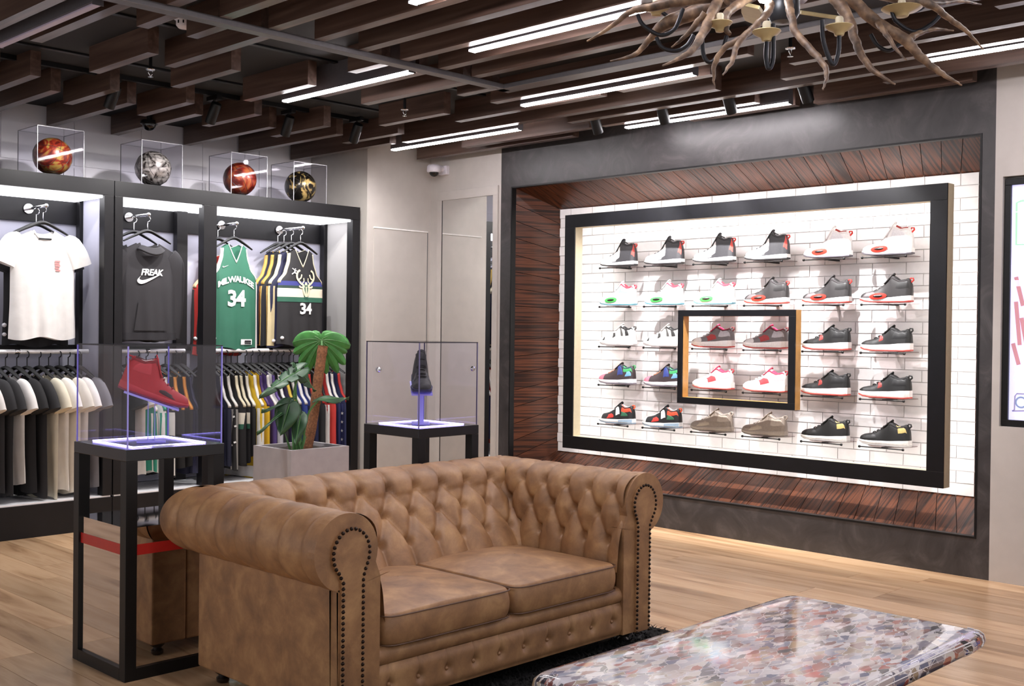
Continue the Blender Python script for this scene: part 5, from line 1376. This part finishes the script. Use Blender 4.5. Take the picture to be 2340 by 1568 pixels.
HOOP= [
[(-0.109,0.401,0.195),(-0.094,0.385,0.149),(-0.062,0.352,0.128),(-0.029,0.319,0.144),(-0.015,0.304,0.197)],
[(-0.269,0.349,0.099),(-0.256,0.335,0.065),(-0.22,0.297,0.035),(-0.188,0.266,0.056),(-0.171,0.248,0.117)],
[(-0.188,0.336,0.042),(-0.175,0.323,0.01),(-0.146,0.292,-0.001),(-0.121,0.267,0.017),(-0.106,0.253,0.05)],
[(-0.255,0.118,-0.012),(-0.251,0.113,-0.065),(-0.237,0.099,-0.083),(-0.216,0.077,-0.055),(-0.204,0.066,-0.005)],
[(-0.284,-0.139,-0.023),(-0.285,-0.14,-0.12),(-0.293,-0.132,-0.147),(-0.298,-0.126,-0.115),(-0.297,-0.127,-0.074)],
[(-0.099,-0.185,0.017),(-0.095,-0.19,-0.048),(-0.077,-0.209,-0.109),(-0.066,-0.22,-0.077),(-0.064,-0.221,-0.028)],
[(0.276,-0.21,0.134),(0.289,-0.223,0.087),(0.327,-0.264,0.055),(0.362,-0.299,0.077),(0.381,-0.318,0.103)],
[(0.413,-0.135,0.196),(0.432,-0.154,0.169),(0.462,-0.186,0.158),(0.492,-0.216,0.174),(0.509,-0.233,0.205)],
[(0.281,-0.144,0.059),(0.295,-0.16,0.024),(0.32,-0.185,0.008),(0.345,-0.211,0.03)],
]
CUP= [
((-0.297,-0.126,-0.057),0.036),
((-0.064,-0.221,-0.013),0.036),
((0.3,-0.235,0.114),0.055),
((-0.218,0.081,0.021),0.034),
((-0.188,0.338,0.124),0.04),
((0.013,0.275,0.127),0.03),
]

ch = thing('antler_chandelier', 'antler chandelier with iron arms and brass candle cups', 'chandelier', (3.01, 1.797, 2.333))
ant = None
for i, (pts, rad) in enumerate(ANT):
    q = spline([tuple(p)+(r,) for p, r in zip(pts, rad)], 7)
    rr3 = random.Random(i)
    ps = [(x+rr3.uniform(-.002, .002), y+rr3.uniform(-.002, .002), z) for x, y, z, r in q]
    sub = i in (3, 6, 10, 11, 13)
    o = MB().tube(ps, [max(.0022, .60*r*(1+.04*math.sin(k*1.1+i))) for k, (x, y, z, r) in enumerate(q)], 10).build('tine' if sub else 'antler', M_horn, ant if sub else ch, smooth=True)
    if not sub: ant = o
# antlers that rise above the picture and complete the crown
for k in range(7):
    a = 2*PI*k/7+.3; c, s_ = math.cos(a), math.sin(a)
    pts = [(.06*c, .06*s_, .20), (.20*c, .20*s_, .19), (.34*c, .34*s_, .26), (.42*c+.05*s_, .42*s_-.05*c, .42), (.38*c+.10*s_, .38*s_-.10*c, .56)]
    o = MB().tube(spline(pts, 6), [.66*interp([0, 1, 2, 3, 4], [.03, .03, .025, .016, .004], j/6) for j in range(25)], 10).build('antler', M_horn, ch, smooth=True)
    MB().tube([(.34*c, .34*s_, .26), (.42*c-.04*s_, .42*s_+.04*c, .30), (.5*c-.07*s_, .5*s_+.07*c, .40)], [.011, .008, .003], 8).build('tine', M_horn, o, smooth=True)
for h in HOOP: MB().tube(spline(h, 7), .0065, 8).build('iron_arm', M_iron, ch, smooth=True)
for (x, y, z), r in CUP:
    c = MB().lathe([(.0, -.016), (r*.35, -.014), (r*.45, -.004), (r*.9, .004), (r*1.12, .012), (r*1.08, .014), (r*.8, .007), (r*.4, .003), (0, .003)], 20, (x, y, z)).build('candle_cup', M_brass, ch, smooth=True)
    MB().lathe([(.0115, .003), (.0115, .035), (.009, .04), (0, .04)], 12, (x, y, z)).build('candle_sleeve', M_ivory, c, smooth=True)
for (x, y, z), rz in (((.023, .122, .118), .5), ((.176, -.035, .116), -.4)):
    MB().prism([(-.10, -.028), (-.06, -.035), (.0, -.03), (.07, -.036), (.11, -.02), (.09, .03), (0, .036), (-.09, .03)], -.006, .006, 'xy').xf(Matrix.Translation((x, y, z)) @ Matrix.Rotation(rz, 4, 'Z') @ Matrix.Rotation(.35, 4, 'X')).build('brass_plate', M_brass, ch, bevel=.002)
MB().lathe([(0, .06), (.035, .065), (.05, .09), (.05, .16), (.03, .19), (.02, .24), (.012, .26), (.012, .62), (.05, .63), (.06, CEIL-2.333)], 20).build('stem', M_iron, ch, smooth=True)
MB().lathe([(0, -.022), (.016, -.018), (.024, -.004), (.02, .012), (.012, .02), (0, .02)], 14, (-.125, -.013, .115)).build('lamp_bulb', lamp_mat('bulb_glow', '#ffffff', 30), ch, smooth=True)
MB().tube([(-.125, -.013, .13), (-.06, -.005, .135), (0, 0, .13)], .009, 8).build('lamp_arm', M_iron, ch, smooth=True)

# ---- track spotlights
def track_spot(label, x, y, z_top, aim, group, power, angle=55, col=(1, .97, .94), length=.15, rad=.037):
    """upright black cylinder below a track adapter; the lamp looks at aim"""
    t = thing('track_spotlight', label, 'spotlight', (x, y, z_top), group=group)
    d = (Vector(aim)-Vector((x, y, z_top-.14))).normalized()
    MB().box(-.02, .02, -.07, .07, -.03, 0).build('adapter', M_black, t, bevel=.002)
    MB().tube([(0, 0, -.03), (0, 0, -.09)], .009, 8).build('stalk', M_black, t, smooth=True)
    piv = Vector((0, 0, -.10)); ax = d if d.z < -.2 else Vector((d.x, d.y, -.2)).normalized()
    M = Matrix.Translation(piv) @ ax.to_track_quat('Z', 'Y').to_matrix().to_4x4()
    MB().lathe([(0, -.055), (rad*.9, -.055), (rad, -.045), (rad, length-.055), (rad*.86, length-.055), (rad*.8, length-.075), (0, length-.075)], 20).xf(M).build('lamp_body', M_black, t, smooth=True)
    MB().lathe([(0, 0), (rad*.78, 0), (rad*.78, .002), (0, .002)], 18).xf(M @ Matrix.Translation((0, 0, length-.072))).build('lens', lamp_mat('spot_lens', '#fff6ee', 4.0), t, smooth=True)
    p = Vector((x, y, z_top)) + (M @ Vector((0, 0, length-.04)))
    spot_light('spot_beam', p, aim, power, angle, .6, col, .018)
    return t
tk = thing('lighting_track', 'black lighting track above the clothing fixtures', 'track', (4.0, 6.98, CEIL))
MB().box(-1.6, 1.7, -.018, .018, -.03, -.001).build('rail', M_black, tk)
tk2 = thing('lighting_track', 'black lighting track in front of the sneaker wall', 'track', (6.14, 4.3, CEIL))
MB().box(-.018, .018, -1.4, 1.4, -.03, -.001).build('rail', M_black, tk2)
GS = 'black track spotlights'
POW_W, POW_C = 190, 60
track_spot('black spotlight nearest the left picture edge', 3.42, 7.0, CEIL-.03, (3.3, 7.9, 1.5), GS, POW_C, 120)
track_spot('black spotlight between the sprinkler and the hoodie bay', 4.15, 6.98, CEIL-.03, (4.1, 7.9, 1.5), GS, POW_C, 120)
track_spot('black spotlight above the red marbled basketball', 4.78, 7.0, CEIL-.03, (4.9, 7.9, 1.5), GS, POW_C, 120)
track_spot('black spotlight above the black and gold basketball', 5.30, 6.85, CEIL-.03, (5.5, 7.9, 1.5), GS, POW_C, 120)
for (y, a), lb in zip(((5.18, 5.35), (4.59, 4.75), (4.06, 4.1), (3.52, 3.4)), ('leftmost of the four black spotlights at the sneaker wall', 'second black spotlight from the left at the sneaker wall', 'third black spotlight from the left at the sneaker wall', 'rightmost of the four black spotlights at the sneaker wall')):
    track_spot(lb, 6.14, y, CEIL-.03, (7.1, a, 1.35), GS, POW_W, 72, (1, .98, .97), length=.16)
# ---- sprinklers, detector, cameras
for (x, y, z), lb in (((3.27, 6.22, 2.95), 'small sprinkler head at the upper left, above the silver basketball'), ((5.06, 6.0, 2.95), 'small sprinkler head below the end of the long grey bar'), ((4.92+.35, 3.1, 2.93), 'small sprinkler head seen between the antlers')):
    t = thing('sprinkler', lb, 'sprinkler', (x, y, CEIL), group='ceiling sprinklers'); h = z-CEIL
    MB().tube([(0, 0, -.001), (0, 0, h+.03)], .010, 8).build('pipe', M_black, t, smooth=True)
    MB().lathe([(0, h+.028), (.026, h+.03), (.028, h+.034), (.012, h+.04), (0, h+.04)], 16).build('escutcheon', M_chrome, t, smooth=True)
    for s in (-1, 1): MB().tube([(s*.012, 0, h+.03), (s*.014, 0, h+.012), (0, 0, h-.004)], .003, 6).build('yoke', M_chrome, t, smooth=True)
    MB().lathe([(0, h-.012), (.016, h-.011), (.016, h-.008), (.005, h-.004), (0, h-.004)], 12).build('deflector', M_chrome, t, smooth=True)
M_whitepl = mat('#d9d5dd', .4, name='white_plastic')
t = thing('smoke_detector', 'white smoke detector between the baffles at the upper left', 'detector', (2.99, 5.33, CEIL))
MB().lathe([(.055, -.001), (.06, -.02), (.058, -.04), (.045, -.05), (.042, -.075), (.03, -.088), (0, -.09)], 24).build('housing', M_whitepl, t, smooth=True)
for k in range(10): MB().box(-.004, .004, -.0005, .0005, -.07, -.054).xf(Matrix.Rotation(2*PI*k/10, 4, 'Z') @ Matrix.Translation((0, -.0445, 0))).build('vent_slot', M_black, t)
t = thing('dome_camera', 'black dome camera under the baffles above the silver basketball', 'camera', (4.05, 7.72, CEIL))
MB().lathe([(.0, -.001), (.018, -.001), (.018, -.12), (.06, -.125), (.065, -.15), (.055, -.155), (0, -.155)], 20).build('mount', M_black, t, smooth=True)
MB().lathe([(.05*math.cos(a), -.155-.045*math.sin(a)) for a in [PI/2*k/8 for k in range(9)]], 20).build('dome', mat('#0b0b0d', .08, name='black_dome_glass'), t, smooth=True)
t = thing('security_camera', 'white dome security camera high in the wall corner', 'camera', (6.725, 7.40, 2.86))
MB().box(-.04, 0, -.05, .05, -.03, .05).build('wall_bracket', M_whitepl, t, bevel=.006)
MB().tube([(-.03, 0, .02), (-.10, 0, .03), (-.13, 0, .02)], [.026, .026, .03], 12).build('arm', M_whitepl, t, smooth=True)
MB().lathe([(0, .05), (.05, .045), (.062, .03), (.064, -.01), (.056, -.02), (0, -.02)], 22, (-.14, 0, 0)).build('housing', M_whitepl, t, smooth=True)
MB().lathe([(.042*math.cos(a), -.02-.038*math.sin(a)) for a in [PI/2*k/8 for k in range(9)]], 20, (-.14, 0, 0)).build('dome', mat('#0b0b0d', .08, name='black_dome_glass'), t, smooth=True)
